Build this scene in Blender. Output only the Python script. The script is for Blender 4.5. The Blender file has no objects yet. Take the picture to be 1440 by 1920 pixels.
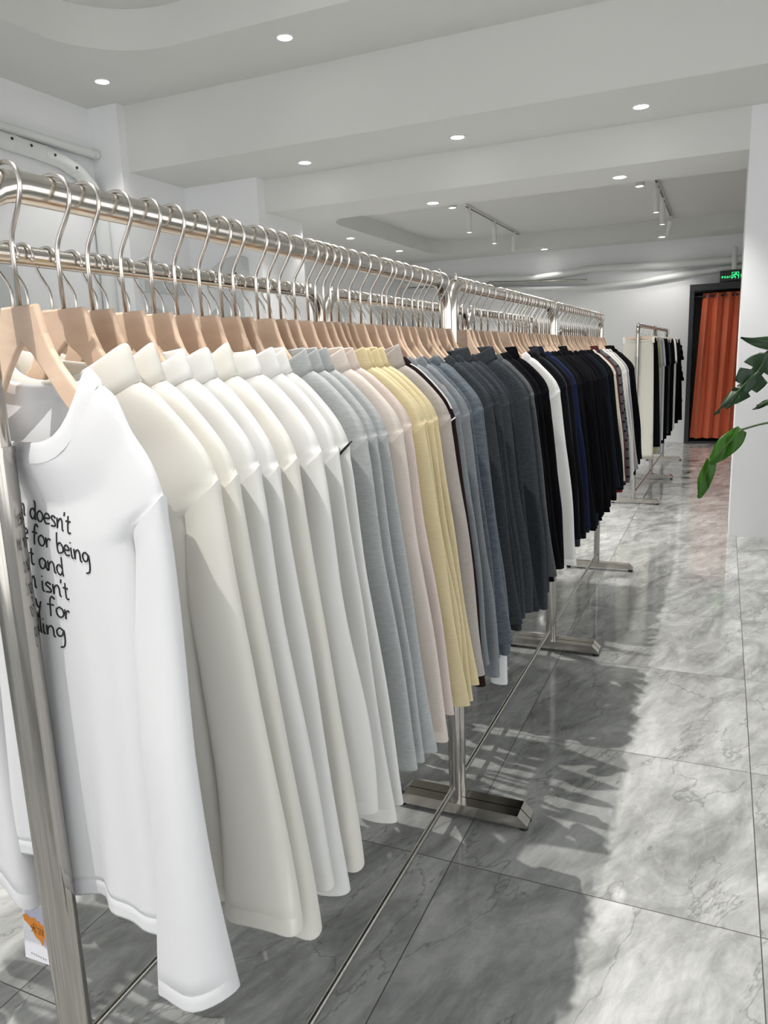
import bpy, bmesh, math, random
from mathutils import Vector, Matrix
from mathutils.bvhtree import BVHTree
C = bpy.context.scene.collection
PI = math.pi
SC = bpy.context.scene
H = 1.43                      # camera height
K = 0.9387                    # scale of everything hanging on the rails (about shoulder height)
X1, X2 = -0.711, -1.125       # the two rows of rails
RZ = 1.627                    # rail axis height

# ---------------------------------------------------------------- materials
def new_mat(name):
    m = bpy.data.materials.new(name); m.use_nodes = True
    nt = m.node_tree; b = nt.nodes['Principled BSDF']
    return m, nt, b
def N(nt, typ, **kw):
    n = nt.nodes.new(typ)
    for k, v in kw.items():
        if k in n.inputs: n.inputs[k].default_value = v
        else: setattr(n, k, v)
    return n
def simple(name, col, rough=0.5, metal=0.0, bump=0.0, scale=200, emit=None, es=0.0):
    m, nt, b = new_mat(name)
    b.inputs['Base Color'].default_value = (*col, 1); b.inputs['Roughness'].default_value = rough
    b.inputs['Metallic'].default_value = metal
    if emit: 
        b.inputs['Emission Color'].default_value = (*emit, 1); b.inputs['Emission Strength'].default_value = es
    if bump:
        tc = N(nt, 'ShaderNodeTexCoord'); no = N(nt, 'ShaderNodeTexNoise', Scale=scale, Detail=4.0)
        nt.links.new(tc.outputs['Object'], no.inputs['Vector'])
        bp = N(nt, 'ShaderNodeBump', Strength=bump, Distance=0.002)
        nt.links.new(no.outputs['Fac'], bp.inputs['Height']); nt.links.new(bp.outputs['Normal'], b.inputs['Normal'])
    return m
def paint(name, col, rough=0.6):
    m, nt, b = new_mat(name)
    tc = N(nt, 'ShaderNodeTexCoord'); no = N(nt, 'ShaderNodeTexNoise', Scale=1.3, Detail=5.0)
    nt.links.new(tc.outputs['Object'], no.inputs['Vector'])
    mx = N(nt, 'ShaderNodeMix', data_type='RGBA')
    mx.inputs['A'].default_value = (*[c * 0.96 for c in col], 1); mx.inputs['B'].default_value = (*col, 1)
    nt.links.new(no.outputs['Fac'], mx.inputs['Factor']); nt.links.new(mx.outputs['Result'], b.inputs['Base Color'])
    n2 = N(nt, 'ShaderNodeTexNoise', Scale=60.0, Detail=3.0); nt.links.new(tc.outputs['Object'], n2.inputs['Vector'])
    bp = N(nt, 'ShaderNodeBump', Strength=0.06, Distance=0.004)
    nt.links.new(n2.outputs['Fac'], bp.inputs['Height']); nt.links.new(bp.outputs['Normal'], b.inputs['Normal'])
    b.inputs['Roughness'].default_value = rough
    return m
def fabric(name, col, heather=0.0, trans=0.18, rough=0.9, stripes=None, scale=1.0):
    dark = max(col) < .06
    m, nt, b = new_mat(name)
    b.inputs['Roughness'].default_value = rough
    b.inputs['Specular IOR Level'].default_value = 0.03 if dark else 0.15
    b.inputs['Sheen Weight'].default_value = 0.015 if dark else 0.1; b.inputs['Sheen Roughness'].default_value = 0.6
    tc = N(nt, 'ShaderNodeTexCoord')
    base = None
    c = N(nt, 'ShaderNodeRGB'); c.outputs[0].default_value = (*col, 1); base = c.outputs[0]
    if stripes:
        sx = N(nt, 'ShaderNodeSeparateXYZ'); nt.links.new(tc.outputs['Object'], sx.inputs[0])
        mm = N(nt, 'ShaderNodeMath', operation='MULTIPLY'); mm.inputs[1].default_value = 1 / stripes[1]
        nt.links.new(sx.outputs['Z'], mm.inputs[0])
        fr = N(nt, 'ShaderNodeMath', operation='FRACT'); nt.links.new(mm.outputs[0], fr.inputs[0])
        lt = N(nt, 'ShaderNodeMath', operation='LESS_THAN'); lt.inputs[1].default_value = stripes[2]
        nt.links.new(fr.outputs[0], lt.inputs[0])
        mx = N(nt, 'ShaderNodeMix', data_type='RGBA'); mx.inputs['B'].default_value = (*stripes[0], 1)
        nt.links.new(lt.outputs[0], mx.inputs['Factor']); nt.links.new(base, mx.inputs['A']); base = mx.outputs['Result']
    if heather:
        mp = N(nt, 'ShaderNodeMapping'); mp.inputs['Scale'].default_value = (70 * scale, 70 * scale, 330 * scale)
        nt.links.new(tc.outputs['Object'], mp.inputs[0])
        no = N(nt, 'ShaderNodeTexNoise', Scale=1.0, Detail=4.0, Roughness=0.7); nt.links.new(mp.outputs[0], no.inputs['Vector'])
        rp = N(nt, 'ShaderNodeMapRange'); rp.inputs['From Min'].default_value = 0.3; rp.inputs['From Max'].default_value = 0.7
        rp.inputs['To Min'].default_value = 1 - heather; rp.inputs['To Max'].default_value = 1 + heather
        nt.links.new(no.outputs['Fac'], rp.inputs['Value'])
        mu = N(nt, 'ShaderNodeVectorMath', operation='SCALE'); nt.links.new(base, mu.inputs[0]); nt.links.new(rp.outputs[0], mu.inputs['Scale'])
        base = mu.outputs[0]
    nt.links.new(base, b.inputs['Base Color'])
    wv = N(nt, 'ShaderNodeTexNoise', Scale=700.0, Detail=2.0); nt.links.new(tc.outputs['Object'], wv.inputs['Vector'])
    bp = N(nt, 'ShaderNodeBump', Strength=0.12, Distance=0.001)
    nt.links.new(wv.outputs['Fac'], bp.inputs['Height']); nt.links.new(bp.outputs['Normal'], b.inputs['Normal'])
    if trans:
        tr = N(nt, 'ShaderNodeBsdfTranslucent'); nt.links.new(base, tr.inputs['Color'])
        ms = N(nt, 'ShaderNodeMixShader'); ms.inputs[0].default_value = trans
        nt.links.new(b.outputs[0], ms.inputs[1]); nt.links.new(tr.outputs[0], ms.inputs[2])
        nt.links.new(ms.outputs[0], nt.nodes['Material Output'].inputs['Surface'])
    return m
def wood_mat(name, c1, c2):
    m, nt, b = new_mat(name)
    tc = N(nt, 'ShaderNodeTexCoord'); oi = N(nt, 'ShaderNodeObjectInfo')
    ad = N(nt, 'ShaderNodeVectorMath', operation='ADD'); nt.links.new(tc.outputs['Object'], ad.inputs[0])
    cr = N(nt, 'ShaderNodeVectorMath', operation='SCALE'); cr.inputs[0].default_value = (3.1, 1.7, 2.3); nt.links.new(oi.outputs['Random'], cr.inputs['Scale'])
    nt.links.new(cr.outputs[0], ad.inputs[1])
    mp = N(nt, 'ShaderNodeMapping'); mp.inputs['Scale'].default_value = (14, 60, 40); mp.inputs['Rotation'].default_value = (0, 0.5, 0)
    nt.links.new(ad.outputs[0], mp.inputs[0])
    no = N(nt, 'ShaderNodeTexNoise', Scale=1.0, Detail=5.0, Roughness=0.6, Distortion=0.8); nt.links.new(mp.outputs[0], no.inputs['Vector'])
    mx = N(nt, 'ShaderNodeMix', data_type='RGBA'); mx.inputs['A'].default_value = (*c1, 1); mx.inputs['B'].default_value = (*c2, 1)
    nt.links.new(no.outputs['Fac'], mx.inputs['Factor'])
    hs = N(nt, 'ShaderNodeMapRange'); hs.inputs['To Min'].default_value = 0.82; hs.inputs['To Max'].default_value = 1.1
    nt.links.new(oi.outputs['Random'], hs.inputs['Value'])
    mu = N(nt, 'ShaderNodeVectorMath', operation='SCALE'); nt.links.new(mx.outputs['Result'], mu.inputs[0]); nt.links.new(hs.outputs[0], mu.inputs['Scale'])
    nt.links.new(mu.outputs[0], b.inputs['Base Color']); b.inputs['Roughness'].default_value = 0.42
    return m
def marble():
    m, nt, b = new_mat('grey_marble_tile')
    L = nt.links.new
    tc = N(nt, 'ShaderNodeTexCoord'); sp = N(nt, 'ShaderNodeSeparateXYZ'); L(tc.outputs['Object'], sp.inputs[0])
    def M(op, a, bb=None):
        n = N(nt, 'ShaderNodeMath', operation=op)
        for i, v in enumerate((a, bb)):
            if v is None: continue
            if isinstance(v, (int, float)): n.inputs[i].default_value = v
            else: L(v, n.inputs[i])
        return n.outputs[0]
    T = 0.8
    tx = M('DIVIDE', M('SUBTRACT', sp.outputs['X'], 0.15 - 8 * T), T); ty = M('DIVIDE', M('SUBTRACT', sp.outputs['Y'], 1.826 - 10 * 0.799), 0.799)
    fx, fy = M('FRACT', tx), M('FRACT', ty)
    ix, iy = M('FLOOR', tx), M('FLOOR', ty)
    g = 0.0019
    dx = M('MINIMUM', fx, M('SUBTRACT', 1.0, fx)); dy = M('MINIMUM', fy, M('SUBTRACT', 1.0, fy))
    gr = M('LESS_THAN', M('MINIMUM', dx, dy), g)
    # per tile offset so that veins break at the joints
    cb = N(nt, 'ShaderNodeCombineXYZ'); L(M('MULTIPLY', ix, 3.71), cb.inputs[0]); L(M('MULTIPLY', iy, 5.13), cb.inputs[1]); L(M('ADD', M('MULTIPLY', ix, 1.3), M('MULTIPLY', iy, 2.1)), cb.inputs[2])
    ad = N(nt, 'ShaderNodeVectorMath', operation='ADD'); L(tc.outputs['Object'], ad.inputs[0]); L(cb.outputs[0], ad.inputs[1])
    m0 = N(nt, 'ShaderNodeMapping'); m0.inputs['Rotation'].default_value = (0, 0, math.radians(-70)); L(ad.outputs[0], m0.inputs[0])
    mp = N(nt, 'ShaderNodeMapping'); mp.inputs['Scale'].default_value = (0.95, 2.5, 1); L(m0.outputs[0], mp.inputs[0])
    cl = N(nt, 'ShaderNodeTexNoise', Scale=2.0, Detail=9.0, Roughness=0.62, Distortion=1.1); L(mp.outputs[0], cl.inputs['Vector'])
    fine = N(nt, 'ShaderNodeTexNoise', Scale=9.0, Detail=8.0, Roughness=0.7, Distortion=0.8); L(mp.outputs[0], fine.inputs['Vector'])
    rp = N(nt, 'ShaderNodeValToRGB'); e = rp.color_ramp.elements
    e[0].position = 0.33; e[0].color = (0.235, 0.238, 0.228, 1); e[1].position = 0.66; e[1].color = (0.53, 0.535, 0.52, 1)
    L(cl.outputs['Fac'], rp.inputs[0])
    # light veins and dark cracks: ridges of distorted noise
    def ridge(scale, dist, width, seed):
        v = N(nt, 'ShaderNodeMapping'); v.inputs['Location'].default_value = (seed, seed * .7, 0); L(mp.outputs[0], v.inputs[0])
        n = N(nt, 'ShaderNodeTexNoise', Scale=scale, Detail=6.0, Roughness=0.55, Distortion=dist); L(v.outputs[0], n.inputs['Vector'])
        d = M('ABSOLUTE', M('SUBTRACT', n.outputs['Fac'], 0.5))
        r = N(nt, 'ShaderNodeMapRange'); r.inputs['From Min'].default_value = 0.0; r.inputs['From Max'].default_value = width
        r.inputs['To Min'].default_value = 1.0; r.inputs['To Max'].default_value = 0.0; L(d, r.inputs['Value'])
        return r.outputs[0]
    lv = M('MULTIPLY', M('POWER', ridge(2.2, .9, 0.018, 4.0), 1.3), M('MULTIPLY', M('POWER', cl.outputs['Fac'], 2.0), 1.0))
    dk = M('MULTIPLY', ridge(1.3, .35, 0.007, 11.0), 0.5)
    m1 = N(nt, 'ShaderNodeMix', data_type='RGBA'); L(lv, m1.inputs['Factor']); L(rp.outputs[0], m1.inputs['A']); m1.inputs['B'].default_value = (0.55, 0.55, 0.53, 1)
    m2 = N(nt, 'ShaderNodeMix', data_type='RGBA'); L(dk, m2.inputs['Factor']); L(m1.outputs['Result'], m2.inputs['A']); m2.inputs['B'].default_value = (0.12, 0.125, 0.12, 1)
    fr = N(nt, 'ShaderNodeMapRange'); fr.inputs['From Min'].default_value = 0.3; fr.inputs['From Max'].default_value = 0.7; fr.inputs['To Min'].default_value = 0.80; fr.inputs['To Max'].default_value = 1.18
    L(fine.outputs['Fac'], fr.inputs['Value'])
    sc = N(nt, 'ShaderNodeVectorMath', operation='SCALE'); L(m2.outputs['Result'], sc.inputs[0]); L(fr.outputs[0], sc.inputs['Scale'])
    m3 = N(nt, 'ShaderNodeMix', data_type='RGBA'); L(gr, m3.inputs['Factor']); L(sc.outputs[0], m3.inputs['A']); m3.inputs['B'].default_value = (0.075, 0.072, 0.068, 1)
    L(m3.outputs['Result'], b.inputs['Base Color'])
    ro = N(nt, 'ShaderNodeMapRange'); ro.inputs['To Min'].default_value = 0.07; ro.inputs['To Max'].default_value = 0.5; L(gr, ro.inputs['Value']); L(ro.outputs[0], b.inputs['Roughness'])
    b.inputs['Specular IOR Level'].default_value = 0.5
    return m
def steel(name, col=(0.62, 0.59, 0.55), rough=0.24):
    m, nt, b = new_mat(name)
    tc = N(nt, 'ShaderNodeTexCoord'); no = N(nt, 'ShaderNodeTexNoise', Scale=14.0, Detail=5.0); nt.links.new(tc.outputs['Object'], no.inputs['Vector'])
    r = N(nt, 'ShaderNodeMapRange'); r.inputs['To Min'].default_value = rough * 0.7; r.inputs['To Max'].default_value = rough * 1.4
    nt.links.new(no.outputs['Fac'], r.inputs['Value']); nt.links.new(r.outputs[0], b.inputs['Roughness'])
    b.inputs['Base Color'].default_value = (*col, 1); b.inputs['Metallic'].default_value = 1.0
    return m
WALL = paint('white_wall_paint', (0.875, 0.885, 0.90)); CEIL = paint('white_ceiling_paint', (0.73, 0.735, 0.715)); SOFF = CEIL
FLOOR = marble()
STEEL = steel('brushed_steel', (.60, .57, .52), .17); WIRE = steel('hook_steel', (0.60, 0.56, 0.52), 0.22); CHROME = steel('dark_steel', (0.5, 0.48, 0.45), 0.2)
WOOD = wood_mat('beech_wood', (0.58, 0.40, 0.285), (0.80, 0.61, 0.46))
POST = steel('post_steel', (0.44, 0.42, 0.39), 0.13)  # colour darkened to stand in for a dark reflection on the posts
RUBBER = simple('black_rubber', (0.015, 0.015, 0.015), 0.6)
BLACK = simple('black_metal', (0.012, 0.013, 0.016), 0.35)
WPLAST = simple('white_plastic', (0.78, 0.78, 0.77), 0.4)
GREYP = simple('grey_white_plastic', (0.55, 0.57, 0.57), 0.5)
TEAL = simple('dark_teal', (0.01, 0.04, 0.07), 0.4)
GLOW = simple('lamp_diffuser', (0.9, 0.9, 0.9), 0.4, emit=(1, 0.98, 0.95), es=14)
INK = simple('black_ink', (0.01, 0.01, 0.01), 0.7)
PIPE = paint('painted_pipe', (0.74, 0.76, 0.75)); PIPEDK = simple('pipe_gap', (0.03, 0.03, 0.03), 0.8)

# ---------------------------------------------------------------- mesh helpers
def link_mesh(name, verts, faces, mat=None, parent=None, smooth=True, loc=(0, 0, 0)):
    me = bpy.data.meshes.new(name); me.from_pydata([tuple(v) for v in verts], [], faces); me.update()
    if smooth: me.polygons.foreach_set('use_smooth', [True] * len(me.polygons))
    o = bpy.data.objects.new(name, me); C.objects.link(o); o.location = loc
    if mat: me.materials.append(mat)
    if parent: o.parent = parent
    return o
class MB:
    def __init__(s): s.v = []; s.f = []
    def add(s, vs, fs):
        b = len(s.v); s.v += [tuple(v) for v in vs]; s.f += [tuple(b + i for i in f) for f in fs]
    def box(s, x0, x1, y0, y1, z0, z1, bev=0.0):
        if bev <= 0:
            s.add([(x0, y0, z0), (x1, y0, z0), (x1, y1, z0), (x0, y1, z0), (x0, y0, z1), (x1, y0, z1), (x1, y1, z1), (x0, y1, z1)],
                  [(0, 3, 2, 1), (4, 5, 6, 7), (0, 1, 5, 4), (1, 2, 6, 5), (2, 3, 7, 6), (3, 0, 4, 7)]); return
        bm = bmesh.new(); bmesh.ops.create_cube(bm, size=1.0)
        for v in bm.verts: v.co = ((x0 + x1) / 2 + v.co.x * (x1 - x0), (y0 + y1) / 2 + v.co.y * (y1 - y0), (z0 + z1) / 2 + v.co.z * (z1 - z0))
        bmesh.ops.bevel(bm, geom=bm.edges[:], offset=bev, segments=2, affect='EDGES', profile=0.6)
        bm.verts.index_update(); s.add([v.co.copy() for v in bm.verts], [[v.index for v in f.verts] for f in bm.faces]); bm.free()
    def prism(s, poly, axis, a, b):
        # poly in the plane of the two other axes (cyclic order), extruded along axis from a to b
        n = len(poly)
        def P(p, t): return {0: (t, p[0], p[1]), 1: (p[0], t, p[1]), 2: (p[0], p[1], t)}[axis]
        s.add([P(p, a) for p in poly] + [P(p, b) for p in poly],
              [tuple(range(n))[::-1], tuple(range(n, 2 * n))] + [(i, (i + 1) % n, n + (i + 1) % n, n + i) for i in range(n)])
    def tube(s, pts, r, seg=10, cap=True):
        pts = [Vector(p) for p in pts]; n = len(pts)
        rs = r if isinstance(r, (list, tuple)) else [r] * n
        t0 = (pts[1] - pts[0]).normalized(); up = Vector((0, 0, 1)) if abs(t0.z) < 0.9 else Vector((1, 0, 0))
        u = t0.cross(up).normalized(); rings = []
        for i, p in enumerate(pts):
            t = (pts[min(i + 1, n - 1)] - pts[max(i - 1, 0)]).normalized()
            u = (u - t * u.dot(t)).normalized(); w = t.cross(u)
            rings.append([p + (u * math.cos(2 * PI * k / seg) + w * math.sin(2 * PI * k / seg)) * rs[i] for k in range(seg)])
        vs = [q for rg in rings for q in rg]; fs = []
        for i in range(n - 1):
            for k in range(seg):
                fs.append((i * seg + k, i * seg + (k + 1) % seg, (i + 1) * seg + (k + 1) % seg, (i + 1) * seg + k))
        if cap: fs += [tuple(range(seg))[::-1], tuple(range((n - 1) * seg, n * seg))]
        s.add(vs, fs)
    def lathe(s, prof, c=(0, 0, 0), seg=24, axis=2):
        n = len(prof); vs = []
        for (r, z) in prof:
            for k in range(seg):
                a = 2 * PI * k / seg; x, y = r * math.cos(a), r * math.sin(a)
                vs.append((c[0] + x, c[1] + y, c[2] + z))
        fs = [(i * seg + k, i * seg + (k + 1) % seg, (i + 1) * seg + (k + 1) % seg, (i + 1) * seg + k) for i in range(n - 1) for k in range(seg)]
        fs += [tuple(range(seg))[::-1], tuple(range((n - 1) * seg, n * seg))]
        s.add(vs, fs)
    def ball(s, c, r, seg=8):
        prof = [(max(r * math.sin(PI * i / 6), 1e-5), -r * math.cos(PI * i / 6)) for i in range(7)]
        s.lathe(prof, c, seg)
    def build(s, name, mat, parent=None, smooth=False, loc=(0, 0, 0)):
        return link_mesh(name, s.v, s.f, mat, parent, smooth, loc)
def autosmooth(o, ang=40):
    me = o.data
    me.polygons.foreach_set('use_smooth', [True] * len(me.polygons))
    bm = bmesh.new(); bm.from_mesh(me); a = math.radians(ang)
    for e in bm.edges:
        if len(e.link_faces) == 2 and e.calc_face_angle(0) > a: e.smooth = False
    bm.to_mesh(me); bm.free(); return o
def thing(name, label, cat, loc=(0, 0, 0), group=None):
    o = bpy.data.objects.new(name, None); C.objects.link(o); o.location = loc; o.empty_display_size = 0.05
    return tag(o, label, cat, group)
def tag(o, label, cat, group=None, kind=None):
    o['label'] = label; o['category'] = cat
    if group: o['group'] = group
    if kind: o['kind'] = kind
    return o
def struct(o, label, cat): return tag(o, label, cat, None, 'structure')
def lerp(a, b, t): return a + (b - a) * t
def curve(tab):
    def f(x):
        if x <= tab[0][0]: return tab[0][1]
        for (a, b), (c, d) in zip(tab, tab[1:]):
            if x <= c:
                t = (x - a) / (c - a); return b + (d - b) * t
        return tab[-1][1]
    return f
def smooth_curve(tab):           # Catmull-Rom through the table, monotone abscissae
    xs = [p[0] for p in tab]; ys = [p[1] for p in tab]; n = len(tab)
    ms = []
    for i in range(n):
        if i == 0: ms.append((ys[1] - ys[0]) / (xs[1] - xs[0]))
        elif i == n - 1: ms.append((ys[-1] - ys[-2]) / (xs[-1] - xs[-2]))
        else:
            a = (ys[i] - ys[i - 1]) / (xs[i] - xs[i - 1]); b = (ys[i + 1] - ys[i]) / (xs[i + 1] - xs[i])
            ms.append(0 if a * b <= 0 else 2 * a * b / (a + b))
    def f(x):
        if x <= xs[0]: return ys[0]
        if x >= xs[-1]: return ys[-1]
        for i in range(n - 1):
            if x <= xs[i + 1]:
                h = xs[i + 1] - xs[i]; t = (x - xs[i]) / h
                return (2*t**3 - 3*t*t + 1) * ys[i] + (t**3 - 2*t*t + t) * h * ms[i] + (-2*t**3 + 3*t*t) * ys[i+1] + (t**3 - t*t) * h * ms[i+1]
    return f
ORD = 'zeroth first second third fourth fifth sixth seventh eighth ninth tenth eleventh twelfth thirteenth fourteenth fifteenth sixteenth seventeenth eighteenth nineteenth twentieth'.split()
def ordn(i):
    if i <= 20: return ORD[i]
    if i < 30: return 'twenty-' + ORD[i - 20]
    return 'thirtieth' if i == 30 else 'thirty-' + ORD[i - 30]
CNT = 'zero one two three four five six seven eight nine ten eleven twelve'.split()

# ---------------------------------------------------------------- camera
cam = bpy.data.cameras.new('camera'); co = bpy.data.objects.new('camera', cam); C.objects.link(co)
R = ((0.9147149, 0.04672692, -0.40138915), (0.40233593, -0.19801486, 0.89382097), (-0.03771551, -0.97908463, -0.19992706))
M = Matrix(((R[0][0], -R[0][1], -R[0][2], 0), (R[1][0], -R[1][1], -R[1][2], 0), (R[2][0], -R[2][1], -R[2][2], H), (0, 0, 0, 1)))
co.matrix_world = M
cam.sensor_fit = 'VERTICAL'; cam.sensor_height = 36.0; cam.lens = 1417.367 / 1920 * 36.0; cam.clip_start = 0.05; cam.clip_end = 100
SC.camera = co

# ---------------------------------------------------------------- room shell
Z0, Z1, ZH, Z2 = 3.53, 3.02, 2.743, 2.95
YB, YH, YW = 5.34, 6.17, 12.3
XR, YF = 1.7, -3.4
def boxo(name, x0, x1, y0, y1, z0, z1, mat, label, cat='wall'):
    m = MB(); m.box(x0, x1, y0, y1, z0, z1); return struct(m.build(name, mat), label, cat)
boxo('floor', -5.4, 2.2, YF - .3, YW + 1.6, -0.1, 0, FLOOR, 'glossy grey marble tile floor with thin dark joints', 'floor')
boxo('wall_left', -5.3, -4.9, YF, 5.25, 0, 3.95, WALL, 'white left wall beside the front racks carrying pipes')
boxo('wall_left_pillar', -5.3, -4.6, 5.25, 6.05, 0, 3.53, WALL, 'white pilaster on the left wall under the ceiling beam', 'pillar')
boxo('wall_left_inner_pillar', -5.3, -3.82, 6.05, 6.82, 0, Z1, WALL, 'white pilaster at the left end of the lower header beam', 'pillar')
boxo('wall_left_rear', -5.4, -5.03, 6.82, YW, 0, Z2 + .4, WALL, 'white left wall of the rear bay behind the racks')
boxo('wall_right_pillar', 0.098, XR, YH, 6.82, 0, Z1, WALL, 'white wall pier on the right behind the green plant', 'wall')
SWY0, SWY1, SWZ0, SWZ1 = -2.8, 4.6, .8, 2.3  # unseen side opening, added to bring fill light onto the garments
mb = MB(); mb.box(XR, XR + .2, YF, SWY0, 0, 3.95); mb.box(XR, XR + .2, SWY1, YW, 0, 3.95); mb.box(XR, XR + .2, SWY0, SWY1, 0, SWZ0); mb.box(XR, XR + .2, SWY0, SWY1, SWZ1, 3.95)
struct(mb.build('wall_right', WALL), 'white right wall beyond the aisle with added fill-light windows', 'wall')
# rear wall with the doorway cut out
DX0, DX1, DZ = -0.43, 0.55, 2.20
mb = MB(); mb.box(-5.4, DX0, YW, YW + .2, 0, 3.4); mb.box(DX1, XR + .2, YW, YW + .2, 0, 3.4); mb.box(DX0, DX1, YW, YW + .2, DZ, 3.4)
struct(mb.build('wall_back', WALL), 'white rear wall with pipes and the curtained doorway', 'wall')
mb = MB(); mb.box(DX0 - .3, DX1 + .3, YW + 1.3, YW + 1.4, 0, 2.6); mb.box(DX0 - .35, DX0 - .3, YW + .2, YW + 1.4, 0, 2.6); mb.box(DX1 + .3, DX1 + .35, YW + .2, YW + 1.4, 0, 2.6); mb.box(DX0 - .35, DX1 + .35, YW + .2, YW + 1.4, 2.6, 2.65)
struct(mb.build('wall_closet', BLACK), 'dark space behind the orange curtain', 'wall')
# beams
boxo('ceiling_beam', -5.3, XR, YB, YH, Z1, 3.95, CEIL, 'deep white ceiling beam across the shop nearest the camera', 'beam')
boxo('ceiling_beam.001', -3.82, .098, YH, 6.82, ZH, 3.7, CEIL, 'lower white header beam at the opening to the rear bay', 'beam')
def rrect(x0, x1, y0, y1, r, n=10):
    pts = []
    for cx, cy, a0 in ((x1 - r, y1 - r, 0), (x0 + r, y1 - r, 90), (x0 + r, y0 + r, 180), (x1 - r, y0 + r, 270)):
        for i in range(n + 1):
            a = math.radians(a0 + 90 * i / n); pts.append((cx + r * math.cos(a), cy + r * math.sin(a)))
    return pts
def ceiling(name, X0, Xe, Y0, Ye, z, rect, zt, label):
    hole = rrect(*rect); n = len(hole); cx, cy = (rect[0] + rect[1]) / 2, (rect[2] + rect[3]) / 2
    outer = []
    for (x, y) in hole:
        dx, dy = x - cx, y - cy
        ts = [((Xe if dx > 0 else X0) - cx) / dx if abs(dx) > 1e-6 else 1e9, ((Ye if dy > 0 else Y0) - cy) / dy if abs(dy) > 1e-6 else 1e9]
        t = min(ts); outer.append((cx + dx * t, cy + dy * t))
    vs = [(x, y, z) for x, y in outer] + [(x, y, z) for x, y in hole] + [(x, y, zt) for x, y in hole]
    fs = []
    for i in range(n):
        j = (i + 1) % n
        fs.append((i, n + i, n + j, j)); fs.append((n + i, 2 * n + i, 2 * n + j, n + j))
    fs.append(tuple(range(2 * n, 3 * n))[::-1])
    # corner fillers
    for (qx, qy) in ((X0, Y0), (Xe, Y0), (Xe, Ye), (X0, Ye)):
        for i in range(n):
            j = (i + 1) % n; a, b = outer[i], outer[j]
            onx = lambda p: abs(p[0] - qx) < 1e-6; ony = lambda p: abs(p[1] - qy) < 1e-6
            if (onx(a) and ony(b) or ony(a) and onx(b)) and not (onx(a) and ony(a)) and not (onx(b) and ony(b)):
                vs.append((qx, qy, z)); fs.append((i, j, len(vs) - 1))
    o = link_mesh(name, vs, fs, CEIL, None, True)
    autosmooth(o, 30); return struct(o, label, 'ceiling')
ceiling('ceiling', -5.3, XR, YF - .1, YB, Z0, (-4.1, 1.1, -1.6, 4.57, 0.62), 3.78, 'white ceiling of the front bay with a rounded recess')
ceiling('ceiling_rear', -5.4, XR, 6.8, YW, Z2, (-4.15, 1.2, 7.75, 11.72, 0.6), 3.16, 'white ceiling of the rear bay with a rounded recess')
# front wall with a big shop window (behind the camera)
mb = MB(); mb.box(-5.3, XR + .2, YF - .2, YF, 3.45, 3.95); mb.box(-5.3, -4.7, YF - .2, YF, 0, 3.45); mb.box(1.4, XR + .2, YF - .2, YF, 0, 3.45)
struct(mb.build('wall_front', WALL), 'white front wall around the shop window behind the camera', 'wall')
mb = MB()
for x in (-4.7, -3.2, -1.7, -0.2, 1.34): mb.box(x, x + .06, YF - .12, YF - .06, 0, 3.45)
mb.box(-4.7, 1.4, YF - .12, YF - .06, 0, .06); mb.box(-4.7, 1.4, YF - .12, YF - .06, 3.39, 3.45)
wf = struct(mb.build('window_1', BLACK), 'wide shop window behind the camera letting daylight in', 'window')
gm, gnt, gb = new_mat('window_glass'); gnt.nodes.remove(gb)
tr = N(gnt, 'ShaderNodeBsdfTransparent'); gl = N(gnt, 'ShaderNodeBsdfGlossy', Roughness=0.02); mxs = N(gnt, 'ShaderNodeMixShader'); mxs.inputs[0].default_value = 0.05
gnt.links.new(tr.outputs[0], mxs.inputs[1]); gnt.links.new(gl.outputs[0], mxs.inputs[2]); gnt.links.new(mxs.outputs[0], gnt.nodes['Material Output'].inputs['Surface'])
mb = MB(); mb.box(-4.68, 1.38, YF - .095, YF - .087, .03, 3.42); mb.build('window_pane', gm, wf)

mb = MB(); n_ = 6
for i in range(n_ + 1): y = lerp(SWY0, SWY1 - .06, i / n_); mb.box(XR + .06, XR + .12, y, y + .06, SWZ0, SWZ1)
mb.box(XR + .06, XR + .12, SWY0, SWY1, SWZ0, SWZ0 + .05); mb.box(XR + .06, XR + .12, SWY0, SWY1, SWZ1 - .05, SWZ1)
wr = struct(mb.build('added_window', BLACK), 'unseen side windows added to the right wall for fill light', 'window')
mb = MB(); mb.box(XR + .085, XR + .093, SWY0 + .02, SWY1 - .02, SWZ0 + .02, SWZ1 - .02); mb.build('window_pane', gm, wr)

# ---------------------------------------------------------------- pipes on the walls
def wrapped_pipe(name, pts, r, joints, label):
    t = thing(name, label, 'pipe')
    m = MB(); m.tube(pts, r, 14); autosmooth(m.build('pipe_run', PIPE, t), 40)
    for (p, d) in joints:
        m = MB(); p = Vector(p); d = Vector(d).normalized()
        m.tube([p - d * .014, p + d * .014], r * 1.07, 14); m.build('joint_band', PIPE, t)
    return t
m = MB(); m.tube([(-4.85, -1.0, 3.17), (-4.85, 5.22, 3.17)], .036, 14); m.tube([(-4.85, 5.2, 3.17), (-4.85, 5.24, 3.17)], .042, 14)
tag(autosmooth(m.build('conduit_pipe', PIPE), 40), 'straight white painted pipe along the left wall above the wrapped duct', 'pipe')
du = wrapped_pipe('insulated_pipe', [(-4.83, 0.5, 3.07), (-4.83, 3.8, 3.075), (-4.83, 4.3, 3.07), (-4.83, 4.6, 3.06), (-4.83, 4.83, 3.04), (-4.83, 5.0, 2.99), (-4.83, 5.12, 2.90), (-4.83, 5.20, 2.76), (-4.83, 5.205, 2.5), (-4.83, 5.205, 1.2)], .058,
             [((-4.83, 4.38, 3.068), (0, 1, 0)), ((-4.83, 4.66, 3.057), (0, 1, 0)), ((-4.83, 4.95, 3.005), (0, 1, -.3))], 'white wrapped pipe bending down the left wall behind the front rack')
m = MB()
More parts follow.
